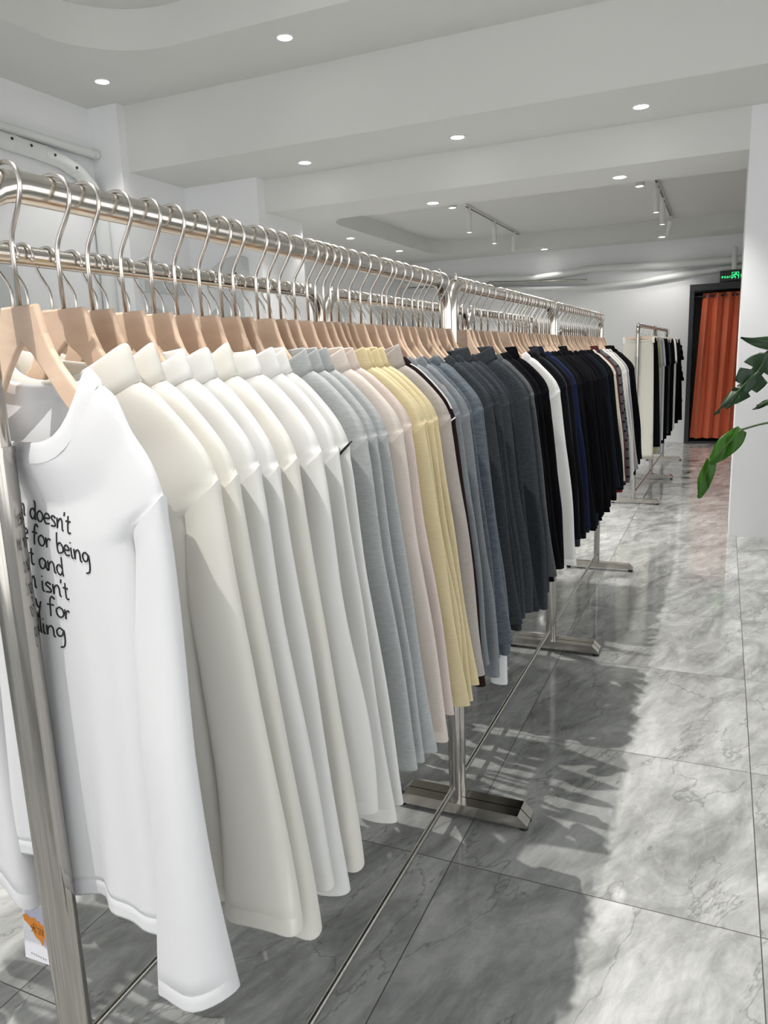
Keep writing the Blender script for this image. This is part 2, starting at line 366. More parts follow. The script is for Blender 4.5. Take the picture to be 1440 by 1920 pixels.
for (y, z) in ((4.33, 3.10), (4.5, 3.09), (4.72, 3.07), (4.93, 3.02)): m.ball((-4.772, y, z - .02), .011)
m.build('strap_hole', PIPEDK, du)
wrapped_pipe('rear_wrapped_pipe', [(-5.0, YW - .07, 2.62), (-3.55, YW - .07, 2.60), (-2.77, YW - .07, 2.55), (-2.28, YW - .07, 2.585), (-1.88, YW - .07, 2.63), (-1.57, YW - .07, 2.625), (-0.89, YW - .07, 2.60), (-0.25, YW - .07, 2.60), (1.2, YW - .07, 2.59)], .052,
             [((-1.74, YW - .07, 2.628), (1, 0, 0)), ((-2.75, YW - .07, 2.552), (1, 0, .1)), ((-.4, YW - .07, 2.60), (1, 0, 0))], 'white wrapped pipe running along the rear wall above the door')
m = MB(); m.tube([(x, YW - .05, z) for x, z in ((-4.9, 2.52), (-3.81, 2.47), (-2.77, 2.40), (-1.96, 2.36), (-1.18, 2.385), (-.53, 2.455), (0.05, 2.485), (1.0, 2.48))], .045, 12)
tag(autosmooth(m.build('sagging_pipe', PIPE), 40), 'lower white pipe sagging along the rear wall under the wrapped one', 'pipe')
m = MB(); m.tube([(-3.5, YW - .11, 2.535), (-1.95, YW - .11, 2.47)], .014, 8)
tag(m.build('wall_mounted_rod', CHROME), 'thin dark conduit between the two rear wall pipes', 'pipe')
m = MB(); m.tube([(0.075, YW - .16, 2.46), (0.075, YW - .16, 2.74)], .03, 12); m.ball((0.075, YW - .16, 2.74), .031)
tag(m.build('stub_pipe', PIPE), 'short upright white pipe above the green exit sign', 'pipe')

# small curved wall covers on the left wall and pilaster
def cover(name, pos, w, h, d, label, ax, slot=False):
    t = thing(name, label, 'wall cover', pos)
    m = MB()
    if ax == 1:       # outline rises in a curve from left to right, sticking out towards -Y
        poly = [(0, 0), (w, 0), (w, h * .93), (w * .93, h)] + [(w * (1 - q), h * math.sqrt(max(0, 1 - (q - .12) ** 2 * .95)) * (1 - .35 * q ** 3)) for q in [.2 + .8 * k / 9 for k in range(10)]]
        m.prism(poly, 1, -d, 0)
    else:             # high rounded near end sloping down to a flat far end
        poly = [(0, 0), (w, 0), (w, h * .42), (w * .6, h * .55), (w * .42, h * .8), (w * .25, h * .96), (w * .12, h), (w * .04, h * .93), (0, h * .75)]
        m.prism(poly, 0, 0, d)
    autosmooth(m.build('cover_shell', GREYP, t), 35)
    if slot:
        m = MB(); m.box(w * .62, w * .86, -d * 1.04, -d * .8, h * .16, h * .42, .004); m.build('cover_slot', TEAL, t)
cover('wall_cover', (-4.36, 6.05, 2.12), .40, .25, .12, 'curved grey-white wall cover with dark slot on the rear pilaster', 1, True)
cover('wall_cover.001', (-4.36, 6.05, 1.80), .40, .20, .12, 'lower curved grey-white wall cover on the rear pilaster', 1)
cover('wall_cover.002', (-4.6, 5.32, 2.06), .56, .29, .06, 'long curved grey-white cover on the left pilaster side', 0)
cover('wall_cover.003', (-4.6, 5.36, 1.82), .32, .12, .06, 'small curved grey-white cover low on the left pilaster side', 0)
m = MB(); m.prism([(3.2 + .9 + 1.0 * math.cos(a) - .65, 1.6 + 1.0 * math.sin(a)) for a in [PI * i / 20 for i in range(21)]], 0, -4.896, -4.87)
tag(autosmooth(m.build('arched_shape', paint('grey_arch', (.6, .62, .62))), 40), 'pale grey arched shape on the left wall behind the racks', 'wall panel')  # thin pale grey arch set on the left wall

# ---------------------------------------------------------------- ceiling lamps
def lamp_spot(name, loc, energy, size_deg, blend, radius, parent=None, rot=(0, 0, 0), col=(1, .97, .93)):
    l = bpy.data.lights.new(name, 'SPOT'); l.energy = energy; l.spot_size = math.radians(size_deg); l.spot_blend = blend; l.shadow_soft_size = radius; l.color = col
    o = bpy.data.objects.new(name, l); C.objects.link(o); o.location = loc; o.rotation_euler = rot
    if parent: o.parent = parent
    return o
def downlight(x, y, z, label, e=18):
    t = thing('downlight', label, 'ceiling light', (x, y, z), 'recessed ceiling downlights')
    m = MB(); m.lathe([(.062, .0), (.062, -.006), (.050, -.008), (.048, -.002), (.048, 0)], seg=24); autosmooth(m.build('trim_ring', WPLAST, t), 30)
    m = MB(); m.lathe([(.001, -.003), (.047, -.004), (.047, -.0025)], seg=24); m.build('diffuser', GLOW, t)
    lamp_spot('downlight_lamp', (0, 0, -.02), e, 94, .5, .045, t)
DLE = 52
for (x, y, z, e, lb) in [(-2.75, 4.82, Z0, DLE, 'round downlight in the front ceiling strip, nearer the image centre'), (-4.336, 4.83, Z0, 24, 'round downlight in the front ceiling strip beside the left wall'),
    (-.586, 5.77, Z1, DLE*2.6, 'rightmost round downlight under the deep beam'), (-1.888, 5.80, Z1, DLE*2.0, 'middle round downlight under the deep beam'), (-3.207, 5.83, Z1, DLE, 'leftmost round downlight under the deep beam'),
    (-.807, 6.525, ZH, DLE, 'right round downlight under the header beam'), (-2.39, 6.62, ZH, DLE, 'left round downlight under the header beam'), (-3.72, 7.05, Z2, DLE, 'round downlight just beyond the pilaster at the rear bay entrance'),
    (-4.48, 7.83, Z2, DLE, 'nearest of the rear downlights along the left recess edge'), (-4.45, 9.19, Z2, DLE, 'middle of the rear downlights along the left recess edge'), (-4.40, 10.7, Z2, 30, 'farthest of the rear downlights along the left recess edge'),
    (-2.56, 12.0, Z2, 8, 'left downlight in the far strip before the rear wall'), (-.87, 11.85, Z2, 8, 'right downlight in the far strip before the rear wall'),
    (-2.31, 4.1, 3.78, DLE, 'round downlight inside the front recess at the top edge')]:
    downlight(x, y, z, lb, e)
def track(x, y0, y1, z, heads, label, glabel, sz=110):
    t = thing('lighting_track', label, 'light track', (x, 0, z))
    m = MB(); m.box(-.016, .016, y0, y1, -.03, 0, .003); m.build('track_rail', WPLAST, t)
    m = MB(); m.box(-.011, .011, y0 + .02, y1 - .02, -.032, -.029); m.build('track_slot', BLACK, t)
    for i, (y, tilt, e, ln) in enumerate(heads):
        h = thing('track_spotlight', f'white cylinder spotlight, {ordn(i + 1)} from the near end of the {glabel}', 'spotlight', (x, y, z - .03), 'track spotlights')
        m = MB(); m.box(-.014, .014, -.03, .03, -.03, 0, .003); m.build('adapter', WPLAST, h)
        m = MB(); m.tube([(0, 0, -.03), (0, 0, -.055)], .008, 10); m.build('stem', WPLAST, h)
        R_ = 0.032
        m = MB(); m.lathe([(.002, 0), (R_, -.001), (R_, -ln), (R_ * .82, -ln), (R_ * .75, -ln + .02), (.001, -ln + .02)], seg=22)
        b = autosmooth(m.build('lamp_body', WPLAST, h, loc=(0, 0, -.055)), 30); b.rotation_euler = tilt
        m = MB(); m.lathe([(.001, -ln + .017), (R_ * .74, -ln + .017), (R_ * .74, -ln + .019)], seg=22); g = m.build('lens', GLOW, b)
        l = lamp_spot('track_lamp', (0, 0, -ln - .01), e, sz, .5, .012, b)
SP = 165
track(-.95, -1.2, 4.0, 3.78, [(-.25, (0, 0, 0), SP, .2), (1.05, (0, 0, 0), SP, .2), (2.35, (0, 0, 0), SP, .2), (3.6, (0, 0, 0), SP, .2)], 'white lighting track in the front recess above the first row', 'front recess track', 78)
track(-2.85, 9.0, 11.6, 3.16, [(9.15, (0, 0, 0), 65, .22), (10.25, (0, 0, 0), 65, .22), (11.3, (0.1, .05, 0), 20, .2)], 'white lighting track on the left of the rear recess', 'left rear track')
track(-.73, 8.7, 11.5, 3.16, [(9.0, (0, 0, 0), 65, .24), (9.9, (0, 0, 0), 65, .24), (11.3, (.35, .2, 0), 22, .22)], 'white lighting track on the right of the rear recess', 'right rear track')
for (x, y, lb) in ((-2.64, 7.9, 'white surface-mounted cylinder lamp left of the left rear track'), (-.80, 7.95, 'white surface-mounted cylinder lamp beside the right rear track')):
    h = thing('ceiling_cylinder_lamp', lb, 'ceiling light', (x, y, 3.16), 'surface cylinder lamps')
    m = MB(); m.lathe([(.002, 0), (.046, -.001), (.046, -.24), (.036, -.24), (.034, -.22), (.001, -.22)], seg=24); autosmooth(m.build('lamp_body', WPLAST, h), 30)
    m = MB(); m.lathe([(.001, -.223), (.034, -.224), (.034, -.221)], seg=20); m.build('lens', GLOW, h)
    lamp_spot('cylinder_lamp_light', (0, 0, -.26), 60, 120, .5, .03, h)

# ---------------------------------------------------------------- garment racks
def bend_pts(a, b, c, r, n=7):
    a, b, c = Vector(a), Vector(b), Vector(c); d1 = (a - b).normalized(); d2 = (c - b).normalized()
    out = []
    o = b + (d1 + d2) * r
    for i in range(n + 1):
        t = PI / 2 * i / n
        out.append(o - d2 * r * math.cos(t) * 1.0 - d1 * r * math.sin(t))
    return out
def rack(x, y0, y1, label, dx=0.0, fo=.018):
    t = thing('clothing_rack', label, 'clothing rack', (x, y0, 0), 'steel clothing racks')
    L = y1 - y0
    def P(y, z): return (dx * y / L, y, z)
    pts = [P(0, 1.33), P(0, RZ - .10)] + bend_pts(P(0, 1.3), P(0, RZ), P(L, RZ), .075) + [P(L * q, RZ) for q in (.25, .5, .75)] + bend_pts(P(0, RZ), P(L, RZ), P(L, 1.3), .075) + [P(L, RZ - .10), P(L, 1.33)]
    m = MB(); m.tube(pts, .0172, 16); autosmooth(m.build('top_rail', STEEL, t), 50)
    for y in (0, L):
        px = P(y, 0)[0]
        m = MB(); m.tube([(px, y, .04), (px, y, 1.345)], .0195, 16); m.tube([(px, y, 1.345), (px, y, 1.352)], .0205, 16)
        autosmooth(m.build('post', POST, t), 40)
        m = MB(); h0, h1 = .014, .05
        m.prism([(-.215, h0), (.215, h0), (.215, .022), (.185, h1), (-.185, h1), (-.215, .022)], 1, -.021, .021)
        f = m.build('foot', STEEL, t, loc=(px + fo, y, 0))
        m = MB(); [m.lathe([(.001, 0), (.014, 0), (.014, .016), (.001, .016)], (fx, 0, 0), 12) for fx in (-.2, .2)]; m.build('foot_pad', RUBBER, f)
    m = MB(); m.tube([P(0.012, .10), P(L - .012, .10)], .0085, 10); autosmooth(m.build('lower_bar', CHROME, t), 50)
    for y in (.045, L - .045):
        m = MB(); m.tube([P(y, RZ + .012), P(y, RZ + .026)], .004, 8); m.ball(P(y, RZ + .027), .005); m.build('rail_pin', STEEL, t)
    return t
UN = [(.570, 2.052), (2.098, 3.50), (3.548, 5.0)]
SEC = ['nearest', 'middle', 'farthest']
for i, (a, b) in enumerate(UN):
    rack(X1, a, b, f'steel clothing rack, {SEC[i]} of the three in the row beside the aisle')
    rack(X2, a + .03, b + .03, f'steel clothing rack, {SEC[i]} of the three in the hidden left row', 0, -.03)
TR = [(7.30, 8.80), (8.85, 10.3)]
rack(-.715, 7.30, 8.80, 'steel clothing rack holding the cream skirt in front of the curtain door', .03)
rack(-.685, 8.85, 10.3, 'steel clothing rack hung with black trousers nearest the rear wall', .02)
rack(-1.45, 7.5, 9.0, 'steel clothing rack left of the skirt rack in the rear bay')

# ---------------------------------------------------------------- hangers  (local frame: origin at shoulder height on the rail's vertical, scaled by K)
zl = lambda z: z - 1.43
def hanger_meshes():
    top = [(.0355, 1.505), (.0405, 1.492), (.047, 1.472), (.056, 1.454), (.070, 1.436), (.088, 1.418), (.112, 1.397), (.140, 1.378), (.162, 1.362), (.172, 1.348), (.174, 1.338)]
    bot = [(.168, 1.330), (.152, 1.338), (.125, 1.351), (.093, 1.372), (.065, 1.398), (.04, 1.427), (.018, 1.449), (.0, 1.463)]
    half = top + bot
    poly = half + [(-x, z) for x, z in half[-2::-1]]
    poly = [(x, zl(z)) for x, z in poly]
    bm = bmesh.new(); vs = [bm.verts.new((x, -.0043, z)) for x, z in poly]; f = bm.faces.new(vs)
    r = bmesh.ops.extrude_face_region(bm, geom=[f]); vv = [e for e in r['geom'] if isinstance(e, bmesh.types.BMVert)]
    bmesh.ops.translate(bm, verts=vv, vec=(0, .0086, 0))
    bmesh.ops.recalc_face_normals(bm, faces=bm.faces[:])
    ed = [e for e in bm.edges if abs(e.verts[0].co.y - e.verts[1].co.y) < 1e-5]
    bmesh.ops.bevel(bm, geom=ed, offset=.0028, segments=2, affect='EDGES', profile=.5)
    me = bpy.data.meshes.new('hanger_body'); bm.to_mesh(me); bm.free(); me.materials.append(WOOD)
    rz = (RZ - H) / K; r = .0172 / K + .0028; m = MB()
    pts = [(0, 0, zl(1.50)), (0, 0, rz - .072), (.0008, 0, rz - .064), (.0045, 0, rz - .054), (.0125, 0, rz - .042), (.0215, 0, rz - .030), (.0285, 0, rz - .018), (.0315, 0, rz - .007)]
    for i in range(13):
        a = math.radians(8 + 196 * i / 12); ex = .0315 if a < PI / 2 else .0265
        pts.append((ex * math.cos(a), 0, rz + r * math.sin(a)))
    m.tube(pts, .0028, 8); m.ball(pts[-1], .0043)
    o = m.build('hook', WIRE, None, True); hk = o.data; bpy.data.objects.remove(o)
    return me, hk
HB, HK = hanger_meshes()
def hanger(x, y, yaw, label, group):
    t = thing('clothes_hanger', label, 'hanger', (x, y, H), group); t.scale = (K, K, K); t.rotation_euler = (0, 0, yaw)
    for n, me in (('hanger_body', HB), ('hook', HK)):
        o = bpy.data.objects.new(n, me); C.objects.link(o); o.parent = t
    return t

# ---------------------------------------------------------------- sweatshirts
DA, DB, TE = .116, .166, .0108       # armhole: depth of its top and bottom, half thickness there
def pw(x, p): return abs(x) ** p
class Shirt:
    """Shapes of a long-sleeved top hanging on a hanger; local frame as the hanger's (z=0 at the neck side)."""
    def __init__(s, seed, kind='mock', length=.70, sleeve=.66, flare=1.0, T=.0165, NS=22, NZ=44, folds=1.0, sy=0.0, dipF=None, slim=False, tilt=.0, nw=None, swing=0.0):
        s.kind = kind; s.rnd = random.Random(seed); s.L = length; s.SL = sleeve; s.flare = flare; s.tilt = tilt; s.swing = swing; s.T = T; s.NS = NS; s.NZ = NZ; s.fold = folds; s.sy = sy; s.slim = slim
        s.nw = nw or (.120 if kind == 'crew' else .116)
        s.dipF = dipF if dipF is not None else (.085 if kind == 'crew' else .032); s.dipB = .022 if kind == 'crew' else .012
        s.zt = -.017
        q = .01 * s.rnd.uniform(-1, 1)
        s.w = smooth_curve([(0, s.nw), (.010, s.nw + .019), (.030, max(.160, s.nw + .034)), (.050, .181), (.070, .1995), (.086, .2115), (.102, .2195), (DA, .2245), ((DA + DB) / 2, .198), (DB, .1715), (.19, .170), (.30, .168), (.5, .178), (length, .195 + q)])
        s.t = curve([(0, .012), (.06, .0145), (.14, T), (.3, T * 1.05), (length, T * 1.35)])
        s.ph = [s.rnd.uniform(0, 6.28) for _ in range(6)]; s.am = [s.rnd.uniform(.5, 1.0) for _ in range(6)]
    def depth(s, v):               # v 0..1 -> distance below the neck side point; denser rows near the top and hem
        return s.L * (v ** 1.25)
    def wave(s, u, d):
        g = max(0, min(1, (d - .13) / (s.L - .13))); a = s.fold * (.001 + .0095 * g)
        return a * (s.am[0] * math.sin(7.5 * u + s.ph[0] + 1.2 * g) + .55 * s.am[1] * math.sin(14 * u + s.ph[1]) + .35 * s.am[2] * math.sin(3.1 * u + s.ph[2]))
    def pt(s, u, d, side):         # u -1..1, side -1 front / +1 back
        w = s.w(d); q = max(0, min(1, (d - .05) / .11)); wb = lerp(w, min(w, .170), q * q * (3 - 2 * q))
        x = u * wb + math.copysign(pw(u, 5), u) * (w - wb)
        if abs(u) > .999: x = math.copysign(w, u)
        dip = s.dipF if side < 0 else s.dipB
        neck = max(0.0, 1 - pw(abs(u), 3.6 if s.kind == 'crew' else 2.4))
        bl = max(0.0, 1 - d / .26)
        z = s.zt - d - dip * neck * bl * (1 if d < 1e-6 else 1)
        t = s.t(d) * math.sqrt(max(0, 1 - pw(u, 4.2 + 1.5 * max(0, 1 - abs(d - .11) / .07))))
        tn = (.030 if s.kind == 'crew' else .030) * math.sqrt(max(0, 1 - u * u)) * max(0, 1 - d / .16)     # the neck opening stands open
        y = side * max(t, tn, s.te(d)) + s.wave(u, d) * (1 - .9 * max(0, abs(u) - .75) / .25)
        if d > .2: x += .004 * math.sin(9 * d + s.ph[3]) * (d - .2) / .5
        return Vector((x, y, z))
    def te(s, d):
        if not DA < d < DB: return 0.0
        c = 1 - 2 * (d - DA) / (DB - DA); return TE * math.sqrt(max(0, 1 - c * c))
    def torso(s):
        vs, fs, idx = [], [], {}
        rows = [s.depth(i / s.NZ) for i in range(s.NZ + 1)]
        hem = s.L
        extra = [hem - .024, hem - .0225, hem - .021]
        rows = [r for r in rows if not DA - .004 < r < DB + .004] + [DA + (DB - DA) * (1 - math.cos(PI * q / 10)) / 2 for q in range(11)]
        rows = sorted(set([r for r in rows if r < hem - .03] + [hem - .03] + extra + [hem - .012, hem - .003, hem]))
        NSd = s.NS
        us = [math.sin(PI / 2 * (2 * i / NSd - 1)) * .55 + (2 * i / NSd - 1) * .45 for i in range(NSd + 1)]
        nr = len(rows)
        def vid(i, j, side):
            if j in (0, NSd) and s.te(rows[min(i, nr - 1)]) < 1e-5: side = 0
            k = (i, j, side)
            if k not in idx:
                d = rows[min(i, nr - 1)]; p = s.pt(us[j], d, side if side else -1)
                if side == 0: p.y = 0
                elif j in (0, NSd): p.y = side * s.te(d)
                if abs(d - (hem - .0225)) < 1e-6: p.y -= .002 * side; 
                if i >= nr:         # turned-in hem
                    q = i - nr; p = Vector((p.x * (.985 - .004 * q), p.y - side * (.003 + .0005 * q), p.z + (.002 if q == 0 else .03)))
                idx[k] = len(vs); vs.append(p)
            return idx[k]
        for side in (-1, 1):
            for i in range(nr + 1):
                for j in range(NSd):
                    q = [vid(i, j, side), vid(i, j + 1, side), vid(i + 1, j + 1, side), vid(i + 1, j, side)]
                    fs.append(tuple(q if side > 0 else q[::-1]))
        return vs, fs
    def collar(s):
        n = 44; vs, fs = [], []
        if s.kind == 'crew': rows = [(0, 1.0, 1.0, .0), (.35, .965, .96, .0012), (.7, .915, .90, .0008), (1.0, .87, .86, 0), (1.04, .855, .80, -.001), (.8, .87, .76, -.002), (.3, .93, .82, -.002)]; hgt = .023
        else: rows = [(0, 1.0, 1.0, .0), (.05, 1.005, 1.05, .001), (.3, .965, 1.0, .001), (.65, .93, .96, .001), (.95, .90, .93, 0), (1.02, .885, .88, 0), (.96, .87, .82, 0), (.5, .89, .8, 0), (.1, .93, .8, 0)]; hgt = .041
        for (f, ax, ay, out) in rows:
            for k in range(n):
                a = 2 * PI * k / n; u = math.cos(a); side = 1 if math.sin(a) > 0 else -1
                p = s.pt(u, 0, side); y = .030 * math.sin(a)
                up = hgt * f
                if s.kind == 'crew': up *= (.75 + .25 * abs(math.sin(a)))
                else: up *= 1 + .12 * math.sin(2 * a + s.ph[4])
                lift = 0
                vs.append(Vector((p.x * ax * (1 + out / .1), y * ay * (1 + out / .03) + .1 * 0, p.z + up + lift)))
        m = len(rows)
        for i in range(m - 1):
            for k in range(n): fs.append((i * n + k, i * n + (k + 1) % n, (i + 1) * n + (k + 1) % n, (i + 1) * n + k))
        return vs, fs
    def sleeve(s, sg):
        n, NZ = 26, 40; vs, fs = [], []; rnd = s.rnd
        ph = [rnd.uniform(0, 6.28) for _ in range(4)]
        fl = s.flare
        outer = smooth_curve([(0, .2245), (.06, .2290), (.2, .2395), (.4, .256), (.7, .280), (1, .270 + .035 * fl)])
        inner = smooth_curve([(0, .1715), (.06, .168), (.2, .166), (.4, .176), (.7, .188), (1, .205 - .02 * fl)]) if not s.slim else smooth_curve([(0, .1715), (.06, .170), (.2, .18), (.4, .20), (.7, .225), (1, .235)])
        dep = smooth_curve([(0, TE), (.06, .0125), (.12, .0140), (.25, .0158), (.6, .018), (1, .021 + .006 * fl)])
        L = s.SL; hem = 1.0
        rows = [i / NZ for i in range(NZ + 1)]
        rows = [0, .008, .02, .035, .05] + [r for r in rows if .055 < r < 1 - .03 / L] + [1 - .024 / L, 1 - .0225 / L, 1 - .021 / L, 1 - .010 / L, 1 - .002 / L, 1.0, 1.0, 1 - .03 / L]
        m = len(rows); ysh = s.sy
        for i, v in enumerate(rows):
            xo, xi = outer(v), inner(v); cx = (xo + xi) / 2; rx = (xo - xi) / 2; ry = dep(v)
            inn = 0
            if i >= m - 2: inn = .0022
            if i == m - 6 + 0 and False: inn = 0
            for k in range(n):
                a = 2 * PI * k / n; ca, sa = math.cos(a), math.sin(a)
                x = cx + (rx - inn) * math.copysign(pw(ca, .75), ca)
                g = min(1, v * 3)
                yy = (ry - inn) * math.copysign(pw(sa, .9), sa) * (1 if ca > 0 else lerp(1, .30 + .70 * min(1, v / .32), min(1, -ca * 2)))
                yy += s.fold * g * .006 * math.sin(5 * v + ph[0]) + g * s.fold * .005 * v * math.sin(ca * 3.5 + ph[1])
                if abs(v - (1 - .0225 / L)) < 1e-6: yy *= .95
                top = -.138 if v < .001 else -.140
                tilt = (DB - DA) / 2 * ca * max(0, 1 - v / .3)
                z = s.zt - (DA + DB) / 2 - v * L + tilt
                z += s.tilt * v ** 3 * ca
                x += .006 * g * math.sin(7 * v + ph[2]) * v + s.swing * v
                if v < .07:       # grow out of the armhole
                    d0 = lerp(DA, DB, (1 - ca) / 2); q = v / .07; q = q * q * (3 - 2 * q)
                    x = lerp(s.w(d0), x, q); z = lerp(s.zt - d0 - v * L, z, q); yy = lerp(math.copysign(s.te(d0), sa), yy, q)
                vs.append(Vector((sg * x, yy + ysh * min(1, v * 2.2), z)))
        for i in range(m - 1):
            for k in range(n):
                q = (i * n + k, i * n + (k + 1) % n, (i + 1) * n + (k + 1) % n, (i + 1) * n + k)
                fs.append(q if sg < 0 else q[::-1])
        return vs, fs
    def meshes(s):
        out = []
        for nm, (vs, fs) in (('torso', s.torso()), ('sleeve', s.sleeve(1)), ('sleeve', s.sleeve(-1)), ('collar', s.collar())):
            me = bpy.data.meshes.new(nm); me.from_pydata([tuple(v) for v in vs], [], fs); me.update()
            me.polygons.foreach_set('use_smooth', [True] * len(me.polygons)); me.materials.append(WALL)
            out.append((nm, me))
        return out
def put(name, me, mat, parent):
    o = bpy.data.objects.new(name, me); C.objects.link(o); o.parent = parent
    if mat is not None: o.material_slots[0].link = 'OBJECT'; o.material_slots[0].material = mat
    return o
def garment(parts, mat, x, y, yaw, label, cat, group, sc=(1, 1, 1), mats=None, name='sweatshirt'):
    t = thing(name, label, cat, (x, y, H), group); t.scale = (K * sc[0], K * sc[1], K * sc[2]); t.rotation_euler = (0, 0, yaw)
    obs = []
    for i, (nm, me) in enumerate(parts):
        obs.append(put(nm, me, (mats or {}).get(nm, mat), t))
    return t, obs

COL = {
 'pure white': fabric('pure_white_jersey', (.75, .75, .76), trans=.12), 'white': fabric('white_jersey', (.82, .82, .80), trans=.2), 'ivory': fabric('ivory_jersey', (.85, .835, .78), trans=.28), 'cream': fabric('cream_jersey', (.82, .79, .69), trans=.28),
 'heather grey': fabric('heather_grey', (.47, .49, .49), .13), 'pale pink': fabric('pale_pink', (.72, .63, .58), .05), 'blush': fabric('blush', (.73, .66, .60), .05),
 'butter yellow': fabric('butter_yellow', (.74, .64, .40), .06), 'oatmeal': fabric('oatmeal', (.47, .43, .40), .10), 'dark brown': fabric('dark_brown', (.022, .012, .011), 0, .03),
 'mid grey': fabric('mid_grey', (.24, .26, .28), .14), 'slate': fabric('slate', (.10, .12, .14), .35, .05, scale=.8), 'charcoal': fabric('charcoal', (.042, .048, .054), .30, .04), 'dark charcoal': fabric('dark_charcoal', (.03, .034, .04), .3, .03),
 'graphite': fabric('graphite', (.075, .078, .08), .3, .04),
 'black': fabric('black_jersey', (.004, .004, .005), 0, .0), 'ink black': fabric('ink_black', (.007, .0075, .009), .2, .0), 'navy': fabric('navy', (.011, .016, .028), .15, .02), 'royal navy': fabric('royal_navy', (.013, .018, .048), .15, .02),
 'burgundy': fabric('burgundy', (.085, .014, .014), .1, .03), 'red': fabric('red_jersey', (.16, .006, .008), 0, .03), 'striped grey': fabric('striped_grey', (.10, .105, .115), .2, .03, stripes=((.006, .006, .008), .052, .22)), 'lavender grey': fabric('lavender_grey', (.36, .35, .40), .08),
}
# shared shapes
VAR = [Shirt(11, 'mock', .68, .575, .9).meshes(), Shirt(22, 'mock', .67, .56, .7).meshes(), Shirt(33, 'mock', .69, .585, 1.0).meshes(), Shirt(44, 'crew', .68, .57, .8).meshes(), Shirt(55, 'mock', .66, .555, .6, dipF=.02).meshes()]
SLIM = [Shirt(66, 'mock', .68, .62, .3, slim=True).meshes(), Shirt(77, 'crew', .70, .61, .4, slim=True).meshes()]
LOW = [Shirt(88, 'mock', .70, .57, 1.0, NS=14, NZ=20).meshes(), Shirt(99, 'crew', .70, .57, .9, NS=14, NZ=20).meshes()]
S1 = Shirt(5, 'crew', .665, .588, 1.3, swing=-.034, T=.020, NS=40, NZ=80, folds=1.0, sy=-.010, tilt=.03, nw=.134, dipF=.088); V1 = S1.meshes()
S2 = Shirt(7, 'mock', .69, .55, .9, T=.018, NS=34, NZ=64, folds=1.0, sy=-.004); V2 = S2.meshes()
S3 = Shirt(8, 'mock', .69, .585, 1.0, NS=30, NZ=54, folds=1.1); V3 = S3.meshes()

CREW = [Shirt(101, 'crew', .69, .585, .7, dipF=.06).meshes(), Shirt(102, 'crew', .68, .60, .5, dipF=.055, slim=True).meshes(), Shirt(103, 'crew', .67, .575, .8, dipF=.065).meshes()]
# the row beside the aisle -------------------------------------------------
Y_A = [.663, .734, .783, .843, .903, .955, 1.014, 1.069, 1.106, 1.175, 1.214, 1.253, 1.306, 1.357, 1.39, 1.424, 1.455, 1.49, 1.545, 1.60, 1.655, 1.721, 1.747, 1.804, 1.85, 1.918, 1.961, 1.994, 2.075, 2.134]
SEAM = [.613, .731, .765, .81, .828, .886, .948, 1.033, 1.073, 1.141, 1.185, 1.233, 1.30, 1.339, 1.414, 1.427, 1.44, 1.475, 1.52, 1.575, 1.65, 1.704, None, 1.768, 1.833, 1.91, None, 1.978, 2.056, None]
C_A = ['pure white', 'ivory', 'ivory', 'white', 'white', 'ivory', 'white', 'white', 'white', 'heather grey', 'heather grey', 'heather grey', 'blush', 'pale pink', 'butter yellow', 'butter yellow', 'butter yellow', 'butter yellow', 'oatmeal', 'dark brown', 'mid grey', 'mid grey', 'slate', 'slate', 'slate', 'charcoal', 'dark charcoal', 'charcoal', 'charcoal', 'dark charcoal']
C_B = ['charcoal', 'dark charcoal', 'graphite', 'black', 'black', 'black', 'white', 'black', 'ink black', 'dark charcoal', 'ink black', 'navy', 'royal navy', 'navy', 'navy', 'ink black', 'black', 'black', 'navy', 'black', 'black', 'ink black', 'black', 'black']
C_C = ['black', 'ink black', 'black', 'black', 'navy', 'black', 'ink black', 'black', 'cream', 'burgundy', 'burgundy', 'black', 'striped grey', 'striped grey', 'ivory', 'cream', 'lavender grey', 'white', 'lavender grey', 'cream', 'ink black', 'black', 'black', 'black']
rnd = random.Random(3)
def spaced(a, b, n, jit=.3):
    st = (b - a) / n; return [a + st * (i + .5 + rnd.uniform(-jit, jit)) for i in range(n)]
plan = []
for i, y in enumerate(Y_A):
    sy = SEAM[i]; yaw = -math.atan2((y - sy) * .75 + .008, .235) if sy else -math.radians(8)
    plan.append([0, y * K, max(-.20, min(.0, yaw)), C_A[i]])
yb = [2.30, 2.345, 2.40, 2.47, 2.55, 2.63, 2.775, 2.85, 2.905]
for i, y in enumerate([q * K for q in yb] + spaced(2.78, 3.455, len(C_B) - len(yb))): plan.append([1, y, -math.radians(rnd.uniform(3, 11)), C_B[i]])
for i, y in enumerate(spaced(3.59, 4.965, len(C_C))): plan.append([2, y, -math.radians(rnd.uniform(2, 10)), C_C[i]])
